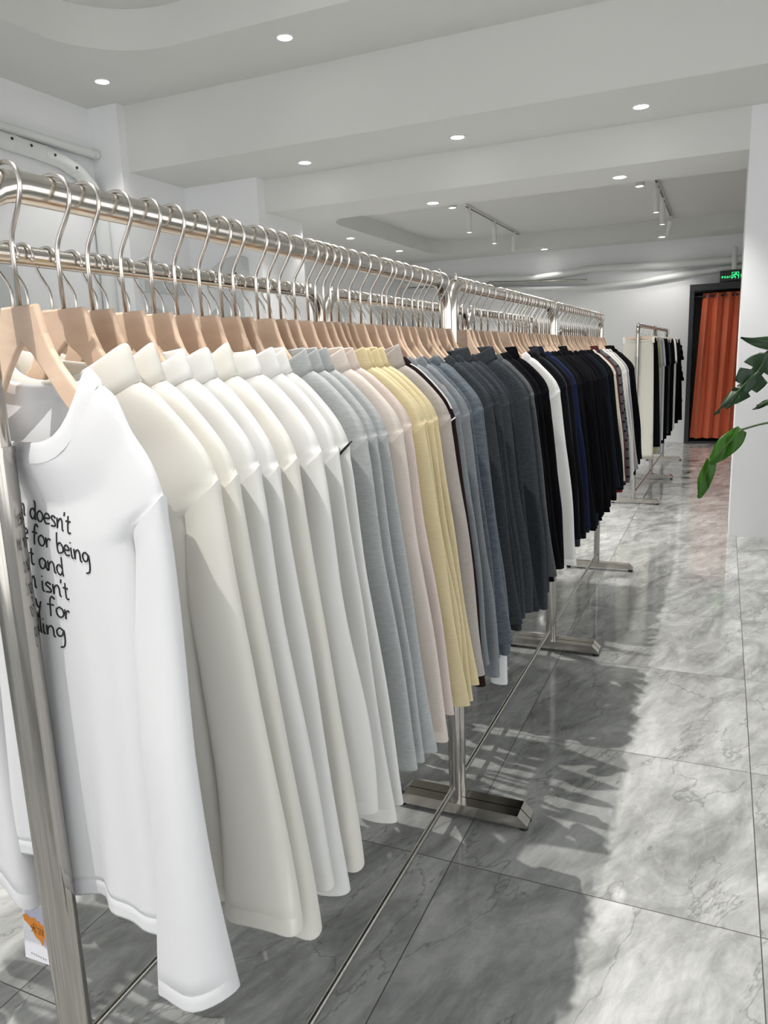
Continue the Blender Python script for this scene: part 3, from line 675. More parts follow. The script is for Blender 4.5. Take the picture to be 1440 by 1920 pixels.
# runs of one colour inside a section give the words that single each one out
runs = []
for i, p in enumerate(plan):
    if runs and plan[runs[-1][-1]][3] == p[3] and plan[runs[-1][-1]][0] == p[0]: runs[-1].append(i)
    else: runs.append([i])
count = {}
for p in plan: count[(p[0], p[3])] = count.get((p[0], p[3]), 0) + 1
seen = {}
WH = {}
for i, p in enumerate(plan):
    k = (p[0], p[3]); seen[k] = seen.get(k, 0) + 1; n = count[k]
    sec = SEC[p[0]]
    WH[i] = (f'the only {p[3]} one' if n == 1 else f'{ordn(seen[k])} of {CNT[n]} {p[3]} ones') + f' on the {sec} aisle rack'
    HL = globals().setdefault('HL', {}); HL[i] = f'{ordn(seen[k])} of {CNT[n]} {p[3]} tops'
kinds = ['crew-neck', 'mock-neck']
shirts = []
for i, (sec, y, yaw, col) in enumerate(plan):
    mat = COL[col]; mats = {}
    if i == 0: parts, sc, kd = V1, (.97, 1, 1), 'crew-neck'
    elif i == 1: parts, sc, kd = V2, (1, 1, 1), 'mock-neck'
    elif i in (2, 5): parts, sc, kd = V3, (1, 1, 1), 'mock-neck'
    else:
        if col in ('white',) and sec == 1: parts, kd = CREW[0], 'crew-neck'
        elif (sec > 0 or i > 18) and rnd.random() < .85: j = rnd.randrange(3); parts, kd = CREW[j], 'crew-neck'
        elif sec > 0: parts, kd = SLIM[0], 'slim mock-neck'
        else: j = rnd.randrange(len(VAR)); parts, kd = VAR[j], ('crew-neck' if j == 3 else 'mock-neck')
        if i < 8: parts, kd = VAR[(0, 2, 1, 2, 0, 1, 4, 0)[i]], 'mock-neck'
        gap = min(plan[i + 1][1] - y if i + 1 < len(plan) else .06, y - plan[i - 1][1])
        sc = (rnd.uniform(.97, 1.02), max(.48, min(.82, gap / .062)), rnd.uniform(.95, 1.03))
        if i == 36: sc = (1.03, .9, 1.05)
    x = X1 + ({0: .010, 18: .016, 19: .008}[i] if i in (0, 18, 19) else rnd.uniform(-.004, .004))
    lab = f'{col} {kd} top, {WH[i]}'
    if i == 0: lab = 'pure white crew-neck sweatshirt with black handwriting, frontmost on the nearest aisle rack'
    if i == 8: lab = 'white top with black zigzag armhole stitching, last white on the nearest aisle rack'
    if i == 11: lab = 'heather grey top with a zipped collar, third grey on the nearest aisle rack'
    if i == 19: lab = 'dark brown top with white contrast stitching on the nearest aisle rack'
    t, obs = garment(parts, mat, x, y, yaw, lab, 'top', f'tops on the {SEC[sec]} aisle rack', sc)
    shirts.append((t, obs))
    hanger(X1 + (.005 if i == 0 else 0), y, yaw, (f'wooden hanger under the only {col} top' if count[(sec, col)] == 1 else 'wooden hanger under the ' + HL[i]) + f' on the {SEC[sec]} aisle rack', f'hangers on the {SEC[sec]} aisle rack')

def seam_tube(name, pts, r, mat, parent):
    m = MB(); m.tube(pts, r, 6); return m.build(name, mat, parent, True)
# black zigzag stitching round the armhole of the last white top
t8 = shirts[8][0]
m = MB()
za = [Vector((lerp(.2255, .176, q), -.002 - .0135 * math.sin(PI * q) ** .5, lerp(-.017 - DA, -.017 - DB + .003, q))) for q in [i / 30 for i in range(31)]]
for i in range(30):
    a, b = za[i], za[i + 1]; o = Vector((.0055, -.0015, .0055)) * (1 if i % 2 else -1)
    m.tube([a + o, b - o], .0013, 5)
for off in (-1, 1): m.tube([p + Vector((.006, -.0012, .006)) * off for p in za], .0014, 5)
m.build('contrast_stitching', INK, t8)
# white stitching on the brown top: shoulder line, armhole, sleeve centre line
WST = fabric('white_thread', (.75, .75, .73), 0, 0); t19, o19 = shirts[19]
sh = Shirt(1, 'mock'); m = MB()
line = [Vector((sh.w(d), -.004, sh.zt - d + .0035)) for d in [.002 + .098 * i / 26 for i in range(27)]]
for off in (-.003, .003): m.tube([p + Vector((0, off - .002, 0)) for p in line], .0009, 5)
for i in range(26): m.tube([line[i] + Vector((0, -.005, 0)), line[i + 1] + Vector((0, .001, 0))], .0008, 4)
arm = [Vector((lerp(.2255, .176, q), -.002 - .0135 * math.sin(PI * q) ** .5, lerp(-.017 - DA, -.017 - DB + .003, q))) for q in [i / 12 for i in range(13)]]
m.tube(arm, .0016, 5)
sl = [Vector((lerp(.216, .262, q), -.0185 - .003 * q, zl(1.305) - .36 * q)) for q in [i / 20 for i in range(21)]]
for off in (-.003, .003): m.tube([p + Vector((off, 0, 0)) for p in sl], .0008, 5)
m.build('contrast_stitching', WST, t19)
# zipper on the grey collar
m = MB(); m.tube([(.052, -.032, .012), (.060, -.033, -.02), (.066, -.033, -.035)], .0022, 6); m.ball((.066, -.035, -.038), .005); m.box(.062, .070, -.037, -.035, -.056, -.040, .001)
m.build('zipper', WIRE, shirts[11][0])
# white sleeve showing under a charcoal top
m = MB(); m.lathe([(.020, -.715), (.022, -.74), (.0235, -.82), (.024, -.845), (.023, -.846), (.0215, -.82), (.018, -.72)], (.258, .012, 0), 20)
c_ = autosmooth(m.build('white_undersleeve', COL['pure white'], shirts[24][0]), 60); c_.scale = (1, .7, 1); c_['label'] = 'white undersleeve hanging below the dark sleeve'
# a black tie strap below the black tops of the middle rack
m = MB(); m.prism([(-.012, -.62), (.012, -.62), (.016, -.80), (.020, -.905), (-.002, -.885), (-.010, -.80)], 1, -.003, .003)
s_ = m.build('tie_strap', COL['black'], shirts[34][0]); s_.location = (.10, 0, 0)
# red panel at the hem of a burgundy top, light cuff slivers at the far rack
m = MB(); m.lathe([(.05, -.50), (.054, -.62), (.057, -.74), (.0575, -.80), (.055, -.80), (.05, -.52)], (.215, 0, 0), 20)
r_ = m.build('red_lower_sleeve', COL['red'], shirts[30 + 24 + 9][0], True); r_.scale = (1, .45, 1); r_['label'] = 'bright red lower sleeve'

# ------------------------------------------------ handwriting on the front shirt
G = {  # strokes in a unit box, x-height 1
 'a': (.9, [[(.75, .8), (.45, 1), (.12, .75), (.08, .3), (.3, 0), (.6, .2), (.78, .8), (.78, .25), (.95, 0)]]),
 'b': (.85, [[(.15, 1.8), (.1, .1), (.4, 0), (.75, .25), (.75, .7), (.45, .95), (.12, .6)]]),
 'd': (.9, [[(.72, .75), (.4, .95), (.1, .6), (.15, .15), (.45, 0), (.72, .4)], [(.8, 1.8), (.74, .3), (.82, 0)]]),
 'e': (.8, [[(.1, .5), (.68, .6), (.6, .92), (.3, .95), (.08, .5), (.25, .05), (.7, .15)]]),
 'f': (.7, [[(.75, 1.6), (.5, 1.8), (.3, 1.4), (.25, .3), (.22, -.15)], [(.0, .95), (.6, 1.0)]]),
 'g': (.9, [[(.72, .8), (.4, 1), (.1, .65), (.2, .2), (.55, .3), (.75, .85), (.75, -.2), (.6, -.75), (.3, -.9)]]),
 'h': (.9, [[(.12, 1.8), (.1, 0), (.2, .6), (.5, .95), (.7, .7), (.72, 0)]]),
 'i': (.4, [[(.15, .95), (.15, .15), (.3, 0)], [(.15, 1.35), (.17, 1.42)]]),
 'l': (.35, [[(.12, 1.8), (.1, .15), (.25, 0)]]),
 'n': (.9, [[(.1, .95), (.12, 0), (.2, .6), (.5, .98), (.7, .75), (.72, .1), (.85, 0)]]),
 'o': (.85, [[(.4, .98), (.1, .65), (.15, .15), (.45, 0), (.75, .35), (.7, .8), (.4, .98)]]),
 'p': (.85, [[(.1, .95), (.1, -.8)], [(.12, .6), (.45, .98), (.75, .6), (.5, .05), (.12, .2)]]),
 'r': (.65, [[(.1, .95), (.12, 0), (.18, .55), (.4, .9), (.62, .85)]]),
 's': (.7, [[(.6, .85), (.3, .98), (.12, .72), (.5, .42), (.55, .12), (.1, .03)]]),
 't': (.6, [[(.28, 1.5), (.22, .2), (.4, 0), (.55, .1)], [(.0, .98), (.55, 1.05)]]),
 'u': (.9, [[(.1, .95), (.12, .25), (.35, 0), (.65, .3), (.72, .95), (.72, .2), (.88, 0)]]),
 'y': (.85, [[(.1, .95), (.25, .35), (.5, .3)], [(.75, .95), (.5, .1), (.2, -.8)]]),
 'z': (.8, [[(.08, .92), (.65, .92), (.1, .05), (.72, .02)]]), "'": (.3, [[(.15, 1.7), (.08, 1.35)]]), ' ': (.6, []),
 'm': (1.2, [[(.1, .95), (.1, 0), (.18, .6), (.4, .98), (.55, .7), (.56, 0), (.62, .6), (.85, .98), (1.0, .7), (1.02, 0)]]), 'T': (.9, [[(.0, 1.7), (.9, 1.75)], [(.45, 1.7), (.4, 0)]]),
}
def smooth_poly(p, n=4):
    if len(p) < 3: return p
    out = []
    for i in range(len(p) - 1):
        p0 = p[max(i - 1, 0)]; p1 = p[i]; p2 = p[i + 1]; p3 = p[min(i + 2, len(p) - 1)]
        for k in range(n):
            t = k / n
            out.append(tuple(.5 * ((2 * p1[c]) + (-p0[c] + p2[c]) * t + (2 * p0[c] - 5 * p1[c] + 4 * p2[c] - p3[c]) * t * t + (-p0[c] + 3 * p1[c] - 3 * p2[c] + p3[c]) * t ** 3) for c in (0, 1)))
    return out + [p[-1]]
def lettering(shirt_obs, parent):
    tor = shirt_obs[0].data
    bv = BVHTree.FromPolygons([v.co.copy() for v in tor.vertices], [tuple(p.vertices) for p in tor.polygons])
    m = MB(); xh = .0132; xw = .0168
    LN = [("The sun doesn't", -.118, 1.2545), ("apologize for being", -.130, 1.2255), ("bright and", -.080, 1.1965), ("the rain isn't", -.104, 1.168), ("sorry for", -.062, 1.140), ("falling", -.042, 1.112)]
    for (txt, x0, z0) in LN:
        x = x0; sl = -.15
        for ch in txt:
            w, st = G[ch]
            for s_ in st:
                P = []
                for (a, b) in smooth_poly(s_):
                    lx = x + a * xw; lz = zl(z0) + b * xh + sl * lx
                    h = bv.ray_cast(Vector((lx, -.3, lz)), Vector((0, 1, 0)))
                    if h[0] is not None: P.append(h[0] + Vector((0, -.0004, 0)))
                if len(P) > 1: m.tube(P, .00112, 6)
            x += w * xw
    o = m.build('printed_lettering', INK, parent, True); o['label'] = 'black handwritten lettering'
lettering(shirts[0][1], shirts[0][0])

# ------------------------------------------------ the hidden left row
for sec, (a, b) in enumerate(UN):
    n = (26, 27, 26)[sec]; ys = spaced(a + .12, b - .05, n, .33)
    pal = [['ivory', 'white', 'cream', 'white'], ['heather grey', 'blush', 'ivory'], ['charcoal', 'navy', 'black']][sec]
    for i, y in enumerate(ys):
        col = pal[i % len(pal)] if sec else ('cream', 'ivory', 'white')[min(i, 2)] if i < 3 else pal[i % 4]
        yaw = PI + math.radians(rnd.uniform(-7, 5))
        pos = f'{ordn(i + 1)} from the near post of the {SEC[sec]} left-row rack'
        hanger(X2, y, yaw, f'wooden hanger with steel hook, {pos}', f'hangers on the {SEC[sec]} left-row rack')
        if sec == 0 and i == 0: parts = VAR[3]
        else: parts = LOW[i % 2]
        garment(parts, COL[col], X2, y, yaw + (PI if i == 0 and sec == 0 else 0), f'{col} top, {pos}', 'top', f'tops on the {SEC[sec]} left-row rack', (1, .75, rnd.uniform(.97, 1.05)))

# ------------------------------------------------ trousers and skirts in the rear bay
def clip_hanger(x, y, label, group):
    t = thing('clip_hanger', label, 'hanger', (x, y, RZ), group)
    m = MB(); r = .0195
    pts = [(0, 0, -.105), (0, 0, -.06), (.008, 0, -.04), (.016, 0, -.018)] + [(r * math.cos(a), 0, r * math.sin(a)) for a in [math.radians(-25 + 225 * i / 10) for i in range(11)]]
    m.tube(pts, .002, 6); m.build('hook', WIRE, t, True)
    m = MB(); m.box(-.14, .14, -.006, .006, -.122, -.100, .002); m.build('hanger_bar', WOOD, t)
    for s in (-.125, .125):
        m = MB(); m.box(s - .014, s + .014, -.009, .009, -.158, -.098, .002); m.build('clip', WIRE, t)
    return t
def skirt_mesh(seed, w0, w1, L, T, split=False, n=40, NZ=24):
    rn = random.Random(seed); ph = [rn.uniform(0, 6.28) for _ in range(4)]; vs, fs = [], []
    rows = [0, .02, .04] + [.04 + .96 * i / NZ for i in range(1, NZ + 1)] + [1.0]
    for q, v in enumerate(rows):
        w = lerp(w0, w1, v ** .6) * (.97 if v == .02 else 1); t = T * (.5 + .6 * v); ins = .003 if q == len(rows) - 1 else 0
        for k in range(n):
            a = 2 * PI * k / n; x = (w - ins) * math.copysign(pw(math.cos(a), .8), math.cos(a)); y = (t - ins) * math.sin(a)
            y += .007 * v * math.sin(x * 38 + ph[0]) + .004 * v * math.sin(x * 80 + ph[1])
            sag = -.016 * (1 - (x / w) ** 2) * max(0, 1 - v * 12) * (1 if math.sin(a) < 0 else .2)
            vs.append((x, y, -.112 - v * L + sag + (.002 if ins else 0)))
    for i in range(len(rows) - 1):
        for k in range(n): fs.append((i * n + k, (i + 1) * n + k, (i + 1) * n + (k + 1) % n, i * n + (k + 1) % n))
    return vs, fs
def leg_mesh(seed, x0, x1, z0, z1, w0, w1, T):
    vs, fs = [], []; n = 22; NZ = 20; rn = random.Random(seed); p = rn.uniform(0, 6)
    for i in range(NZ + 1):
        v = i / NZ; w = lerp(w0, w1, v); cx = lerp(x0, x1, v)
        for k in range(n):
            a = 2 * PI * k / n; vs.append((cx + w * math.copysign(pw(math.cos(a), .8), math.cos(a)), T * (.8 + .4 * v) * math.sin(a) + .006 * math.sin(4 * v + p), lerp(z0, z1, v)))
    for i in range(NZ):
        for k in range(n): fs.append((i * n + k, (i + 1) * n + k, (i + 1) * n + (k + 1) % n, i * n + (k + 1) % n))
    return vs, fs
def skirt(x, y, yaw, mat, seed, w0, w1, L, T, label, group=None):
    t = thing('skirt', label, 'skirt', (x, y, RZ), group); t.rotation_euler = (0, 0, yaw)
    vs, fs = skirt_mesh(seed, w0, w1, L, T); link_mesh('skirt_panel', vs, fs, mat, t)
    m = MB(); n = 30
    pts = [((w0 + .001) * math.copysign(pw(math.cos(2 * PI * k / n), .8), math.cos(2 * PI * k / n)), (T * .5 + .001) * math.sin(2 * PI * k / n), -.135 - .016 * (1 - math.cos(2 * PI * k / n) ** 2) * (1 if math.sin(2 * PI * k / n) < 0 else .2) * .7) for k in range(n + 1)]
    m.tube(pts, .0022, 5, False); m.build('waistband_seam', mat, t, True); return t
def trousers(x, y, yaw, mat, seed, L, T, label, group=None, wide=.07):
    t = thing('trousers', label, 'trousers', (x, y, RZ), group); t.rotation_euler = (0, 0, yaw)
    vs, fs = skirt_mesh(seed, .14, .175, .27, T, n=32, NZ=8); link_mesh('waist', vs, fs, mat, t)
    for s in (-1, 1):
        vs, fs = leg_mesh(seed + s, s * .085, s * .10, -.36, -.112 - L, .078, wide, T); link_mesh('trouser_leg', vs, fs, mat, t)
    return t
CREAM = fabric('cream_rib', (.66, .65, .58), .04, .15); KHAKI = fabric('khaki_yellow', (.45, .42, .26), .05, .1); SKY = fabric('sky_blue', (.38, .46, .55), .05, .1); DGREY = fabric('dark_grey_cloth', (.05, .05, .052), .1, 0)
clip_hanger(-.715, 7.375, 'clip hanger with wooden bar holding the cream skirt', 'clip hangers'); skirt(-.715, 7.375, math.radians(1), CREAM, 1, .125, .158, 1.10, .03, 'long cream skirt clipped at the front of the rear rack')
rear = [(7.50, 'black', 'skirt', 1.0, 'long black skirt directly behind the cream skirt'), (7.62, 'KH', 'trousers', 1.08, 'pale khaki trousers behind the black skirt'), (7.74, 'CR', 'trousers', 1.06, 'cream trousers between the khaki and pale blue ones'), (7.88, 'SK', 'trousers', 1.12, 'pale blue trousers on the rear rack'),
        (8.05, 'WH', 'trousers', 1.0, 'white trousers just behind the pale blue pair'), (8.22, 'black', 'trousers', 1.05, 'black trousers behind the white pair on the skirt rack'), (8.45, 'black', 'trousers', 1.03, 'second black pair of trousers behind the white pair'), (8.66, 'DG', 'trousers', 1.0, 'dark grey trousers last on the skirt rack'),
        (8.95, 'black', 'trousers', 1.05, 'first black trousers on the rack nearest the rear wall'), (9.15, 'black', 'trousers', 1.02, 'second black trousers on the rack nearest the rear wall'), (9.4, 'WH', 'trousers', 1.02, 'white trousers among black ones nearest the rear wall'), (9.62, 'black', 'skirt', .9, 'black skirt behind the white trousers nearest the rear wall'), (9.86, 'black', 'trousers', 1.0, 'last but one black trousers before the rear wall'), (10.1, 'black', 'skirt', .98, 'black skirt with ruffled side last before the rear wall')]
for i, (y, c, kd, L, lb) in enumerate(rear):
    xx = lerp(-.71, -.63, (y - 7.3) / 3.0); mat = {'KH': KHAKI, 'CR': CREAM, 'SK': SKY, 'WH': COL['white'], 'DG': DGREY}.get(c) or COL['black']
    clip_hanger(xx, y, 'clip hanger holding the ' + lb, 'clip hangers')
    if kd == 'skirt': sk = skirt(xx, y, math.radians(-4), mat, 40 + i, .135, .20, L, .03, lb)
    else: trousers(xx, y, math.radians(rnd.uniform(-8, 4)), mat, 40 + i, L, .026, lb)
m = MB()
for (z, w) in ((-.17, .03), (-.42, .035), (-.68, .03)):
    vs = []; n = 12
    for i in range(n + 1):
        q = i / n; vs += [(.135 + (.02 if z < -.3 else 0), .02 * math.sin(q * 12), z - .2 * q), (.135 + w * (1 + q), .03 * math.sin(q * 15 + 1), z - .17 * q - .02)]
    m.add(vs, [(2 * i, 2 * i + 1, 2 * i + 3, 2 * i + 2) for i in range(n)])
m.build('ruffle', COL['black'], sk, True)
for i, y in enumerate([7.58, 7.70, 7.83, 7.95, 8.1, 8.22, 8.36, 8.5, 8.64, 8.78, 8.9]):
    lb = f'{ordn(i + 1)} clip hanger on the rack left of the skirt rack'
    clip_hanger(-1.45, y, lb, 'clip hangers')
    c = ('WH', 'CR', 'black', 'CR', 'WH')[i % 5]; mat = {'CR': CREAM, 'WH': COL['white']}.get(c) or COL['black']
    trousers(-1.45, y, math.radians(rnd.uniform(-8, 4)), mat, 70 + i, 1.0, .024, f'{dict(WH="white", CR="cream", black="black")[c]} trousers, {ordn(i + 1)} on the rack left of the skirt rack', 'trousers on the left rear rack')

# ------------------------------------------------ curtain door and exit sign
mb = MB(); fy0, fy1 = YW - .16, YW + .02
mb.box(DX0 - .06, DX0, fy0, fy1, 0, DZ + .09); mb.box(DX1, DX1 + .06, fy0, fy1, 0, DZ + .09); mb.box(DX0, DX1, fy0, fy1, DZ, DZ + .09); mb.box(DX0, DX1, fy0 + .02, fy1, 0, .035)
struct(mb.build('door_1', BLACK), 'black framed doorway hung with an orange curtain', 'door')
ct = thing('curtain', 'rust orange pleated curtain hanging in the black doorway', 'curtain', (0, YW - .03, 0))
cm, cnt, cb_ = new_mat('rust_orange_cloth'); cb_.inputs['Base Color'].default_value = (.66, .135, .052, 1); cb_.inputs['Roughness'].default_value = .55; cb_.inputs['Sheen Weight'].default_value = .3
tc = N(cnt, 'ShaderNodeTexCoord'); no = N(cnt, 'ShaderNodeTexNoise', Scale=400.0); cnt.links.new(tc.outputs['Object'], no.inputs['Vector']); bp = N(cnt, 'ShaderNodeBump', Strength=.15, Distance=.001); cnt.links.new(no.outputs['Fac'], bp.inputs['Height']); cnt.links.new(bp.outputs['Normal'], cb_.inputs['Normal'])
NX, NZ = 220, 24; vs, fs = [], []
for j in range(NZ + 1):
    v = j / NZ; z = lerp(2.165, .075, v)
    xl = lerp(-.325, -.422, v); xr = .53
    for i in range(NX + 1):
        u = i / NX; ph_ = u * 2 * PI * 6.4 + .4 * math.sin(3 * v + u * 9) + .5
        a = .042 + .006 * math.sin(u * 23)
        y = -.045 + a * math.sin(ph_) + .008 * math.sin(2.3 * ph_ + 2 * v)
        vs.append((lerp(xl, xr, u) + .010 * math.sin(2 * ph_), y, z + .004 * math.sin(ph_)))
for j in range(NZ):
    for i in range(NX): a = j * (NX + 1) + i; fs.append((a, a + 1, a + NX + 2, a + NX + 1))
link_mesh('curtain_cloth', vs, fs, cm, ct)
for i in range(6):
    x = lerp(-.30, .5, (i + .25) / 6.4); m = MB(); m.tube([(x + .0, -.045 + .028 * math.cos(q), 2.12 + .028 * math.sin(q)) for q in [2 * PI * k / 14 for k in range(15)]], .006, 6, False); m.build('grommet', WIRE, ct, True)
m = MB(); m.tube([(DX0 + .002, YW - .075, 2.12), (DX1 - .002, YW - .075, 2.12)], .011, 10); tag(m.build('curtain_rod', BLACK), 'black rod carrying the orange curtain inside the doorway', 'curtain rod')
ex = thing('exit_sign', 'green lit running-man exit sign above the curtain door', 'sign', (-.10, YW - .13, 2.305))
m = MB(); m.box(0, .42, -.02, .10, -.0, .145, .004); m.build('sign_box', BLACK, ex)
GREEN = simple('green_sign_light', (.0, .3, .08), .4, emit=(.04, 1, .28), es=1.6)
def strokes(lines, ox, oy, s, r, y=-.0225):
    for ln in lines: 
        P = [(ox + a * s, y, oy + b * s) for a, b in ln]
        m.tube(P, r, 6)
m = MB()
# door frame, running man
strokes([[(0, 0), (0, 1), (1, 1), (1, 0)]], .155, .03, .085, .004)
m.ball((.205, -.022, .098), .009)
strokes([[(.50, .66), (.36, .34), (.58, .16), (.48, -.02)], [(.36, .34), (.20, .16), (.04, .12)], [(.48, .62), (.76, .56), (.86, .36)], [(.48, .62), (.26, .60), (.16, .42)]], .155, .035, .085, .0048)
# the four characters on the left and EXIT on the right
CH = [[[(.5, 1), (.5, .86)], [(.1, .7), (.1, .84), (.9, .84), (.9, .7)], [(.45, .75), (.2, .35), (.8, .05)], [(.75, .62), (.5, .25), (.15, .0)], [(.05, .48), (.95, .48)]],
      [[(.5, 1), (.05, .6)], [(.5, 1), (.95, .6)], [(.25, .58), (.75, .58)], [(.25, .3), (.75, .3)], [(.08, 0), (.92, 0)], [(.5, .58), (.5, 0)]],
      [[(.5, 1), (.5, 0)], [(.15, .85), (.15, .5), (.85, .5), (.85, .85)], [(.05, .4), (.05, 0), (.95, 0), (.95, .4)]],
      [[(.15, .85), (.15, .05), (.85, .05), (.85, .85), (.15, .85)]]]
for i, c in enumerate(CH): strokes(c, .018 + i * .0335, .045, .027, .0017)
EX = [[[(.7, 1), (.1, 1), (.1, 0), (.7, 0)], [(.1, .5), (.6, .5)]], [[(.05, 1), (.75, 0)], [(.75, 1), (.05, 0)]], [[(.4, 1), (.4, 0)]], [[(.0, 1), (.8, 1)], [(.4, 1), (.4, 0)]]]
for i, c in enumerate(EX): strokes(c, .265 + i * .034, .045, .040, .003)
m.build('sign_pictogram', GREEN, ex)

# ------------------------------------------------ potted plant at the right edge
pl = thing('potted_plant', 'large green split-leaf plant reaching in from the right in front of the wall pier', 'plant', (.52, 3.05, 0))
m = MB(); m.lathe([(.001, 0), (.13, 0), (.15, .04), (.18, .40), (.185, .42), (.165, .42), (.16, .36), (.001, .36)], seg=28); autosmooth(m.build('pot', simple('pale_pot', (.6, .6, .58), .6, bump=.2, scale=40), pl), 35)
m = MB(); m.lathe([(.001, .361), (.158, .362), (.159, .35)], seg=24); m.build('soil', simple('dark_soil', (.03, .022, .016), .95, bump=.8, scale=120), pl)
def leafmat(name, col):
    lm, lnt, lb_ = new_mat(name)
    lb_.inputs['Roughness'].default_value = .35
    tc = N(lnt, 'ShaderNodeTexCoord'); no = N(lnt, 'ShaderNodeTexNoise', Scale=18.0, Detail=3.0); lnt.links.new(tc.outputs['Object'], no.inputs['Vector'])
    mx = N(lnt, 'ShaderNodeMix', data_type='RGBA'); mx.inputs['A'].default_value = (*[c * .7 for c in col], 1); mx.inputs['B'].default_value = (*col, 1); lnt.links.new(no.outputs['Fac'], mx.inputs['Factor']); lnt.links.new(mx.outputs['Result'], lb_.inputs['Base Color'])
    tr = N(lnt, 'ShaderNodeBsdfTranslucent'); lnt.links.new(mx.outputs['Result'], tr.inputs['Color']); ms = N(lnt, 'ShaderNodeMixShader'); ms.inputs[0].default_value = .25
    lnt.links.new(lb_.outputs[0], ms.inputs[1]); lnt.links.new(tr.outputs[0], ms.inputs[2]); lnt.links.new(ms.outputs[0], lnt.nodes['Material Output'].inputs['Surface'])
    return lm
LEAF, LEAFD = leafmat('leaf_green', (.045, .17, .012)), leafmat('leaf_dark_green', (.022, .062, .022))
STEMM = simple('stem_green', (.05, .09, .03), .5)
def leaf(base, tip, width, splits, mat, normal=(0, -1, .3), droop=.0, fold=.25, prof=None):
    base, tip = Vector(base), Vector(tip); ax = tip - base; L = ax.length; ax.normalize()
    nn = Vector(normal); nn = (nn - ax * nn.dot(ax)).normalized(); sd = ax.cross(nn)
    n = 40; mw = 6; vs, fs = [], []
    def W(v):
        b = (prof(v) if prof else math.sin(PI * min(1, v ** .75)) ** .8)
        return max(.002, b * width)
    def point(v, e):    # e -1..1
        w = W(v)
        if splits and abs(e) > .34:
            q = (v * splits) % 1.0
            lim = .36 + .64 * (1 if .22 < q < .98 else 0)
            e = math.copysign(min(abs(e), lim), e)
        p = base + ax * (L * (v + .05 * abs(e) * (1 if splits else 0))) + sd * (e * w) + nn * (-fold * abs(e) * w - droop * v * v * L)
        return p + nn * (.006 * math.sin(9 * v + 3 * e))
    for i in range(n + 1):
        for j in range(-mw, mw + 1): vs.append(point(i / n, j / mw))
    c = 2 * mw + 1
    for i in range(n):
        for j in range(2 * mw): fs.append((i * c + j, i * c + j + 1, (i + 1) * c + j + 1, (i + 1) * c + j))
    o = link_mesh('leaf', vs, fs, mat, None); 
    s = o.modifiers.new('thick', 'SOLIDIFY'); s.thickness = .0012
    m = MB(); m.tube([base + ax * (L * v) - nn * (droop * v * v * L) + nn * (.0015) for v in [i / 12 for i in range(13)]], [lerp(.0035, .0012, i / 12) for i in range(13)], 6); r = m.build('midrib', STEMM, o, True)
    o.parent = pl; o.location = -Vector(pl.location)
    return o
def stem(pts, r=.007):
    P = [Vector(p) - Vector(pl.location) for p in pts]; 
    Q = []
    for i in range(len(P) - 1):
        p0 = P[max(i - 1, 0)]; p1 = P[i]; p2 = P[i + 1]; p3 = P[min(i + 2, len(P) - 1)]
        for k in range(8):
            t = k / 8; Q.append(.5 * ((2 * p1) + (p2 - p0) * t + (2 * p0 - 5 * p1 + 4 * p2 - p3) * t * t + (-p0 + 3 * p1 - 3 * p2 + p3) * t ** 3))
    Q.append(P[-1]); m = MB(); m.tube(Q, r, 8); m.build('leaf_stem', STEMM, pl, True)
# the two halves of the low bright leaf
stem([(.50, 3.05, .36), (.45, 3.03, .8), (.32, 3.0, 1.12), (.18, 3.0, 1.155), (.068, 3.0, 1.128)], .004)
leaf((.072, 3.0, 1.130), (-.030, 3.0, 1.005), .042, 0, LEAF, (-.2, -1, .25), .0, .3, lambda v: (math.sin(PI * (.08 + .80 * v)) ** .6) * (1 - .55 * v * v))
leaf((-.026, 3.0, 1.020), (-.062, 3.0, .872), .026, 0, LEAF, (-.3, -1, .1), .0, .5, lambda v: .3 + .7 * math.sin(PI * min(1, .12 + .86 * v)) ** .8 * (1 - v ** 6) if v < .98 else .02)
# upper dark split leaves
stem([(.52, 3.06, .36), (.52, 3.08, .9), (.40, 3.05, 1.35), (.20, 3.02, 1.42), (.10, 3.01, 1.365)], .005)
leaf((.155, 3.0, 1.405), (.045, 3.0, 1.225), .055, 3.0, LEAFD, (.3, -1, .1), 0, .25)
leaf((.115, 2.98, 1.335), (-.018, 2.98, 1.190), .026, 2.5, LEAFD, (-.4, -1, .5), 0, .5)
leaf((.30, 3.02, 1.40), (.052, 3.0, 1.452), .035, 0, LEAFD, (0, -1, .8), 0, .3)
stem([(.55, 3.04, .36), (.55, 3.0, 1.0), (.30, 3.0, 1.26), (.17, 3.0, 1.235), (.115, 3.0, 1.212)], .004)
leaf((.17, 3.0, 1.238), (.103, 3.0, 1.200), .010, 0, LEAFD, (0, -1, .3), 0, .4)
for (a, b, c, w) in (((.7, 3.2, 1.2), (1.05, 3.3, 1.35), 5, .15), ((.6, 3.3, 1.3), (.75, 3.65, 1.5), 5, .14), ((.6, 2.8, 1.0), (.8, 2.45, 1.15), 5, .14)):
    stem([(.53, 3.06, .36), (.56, 3.06, .8), a], .007); leaf(a, b, w, c, LEAFD, (0, -.2, 1), .15, .15)

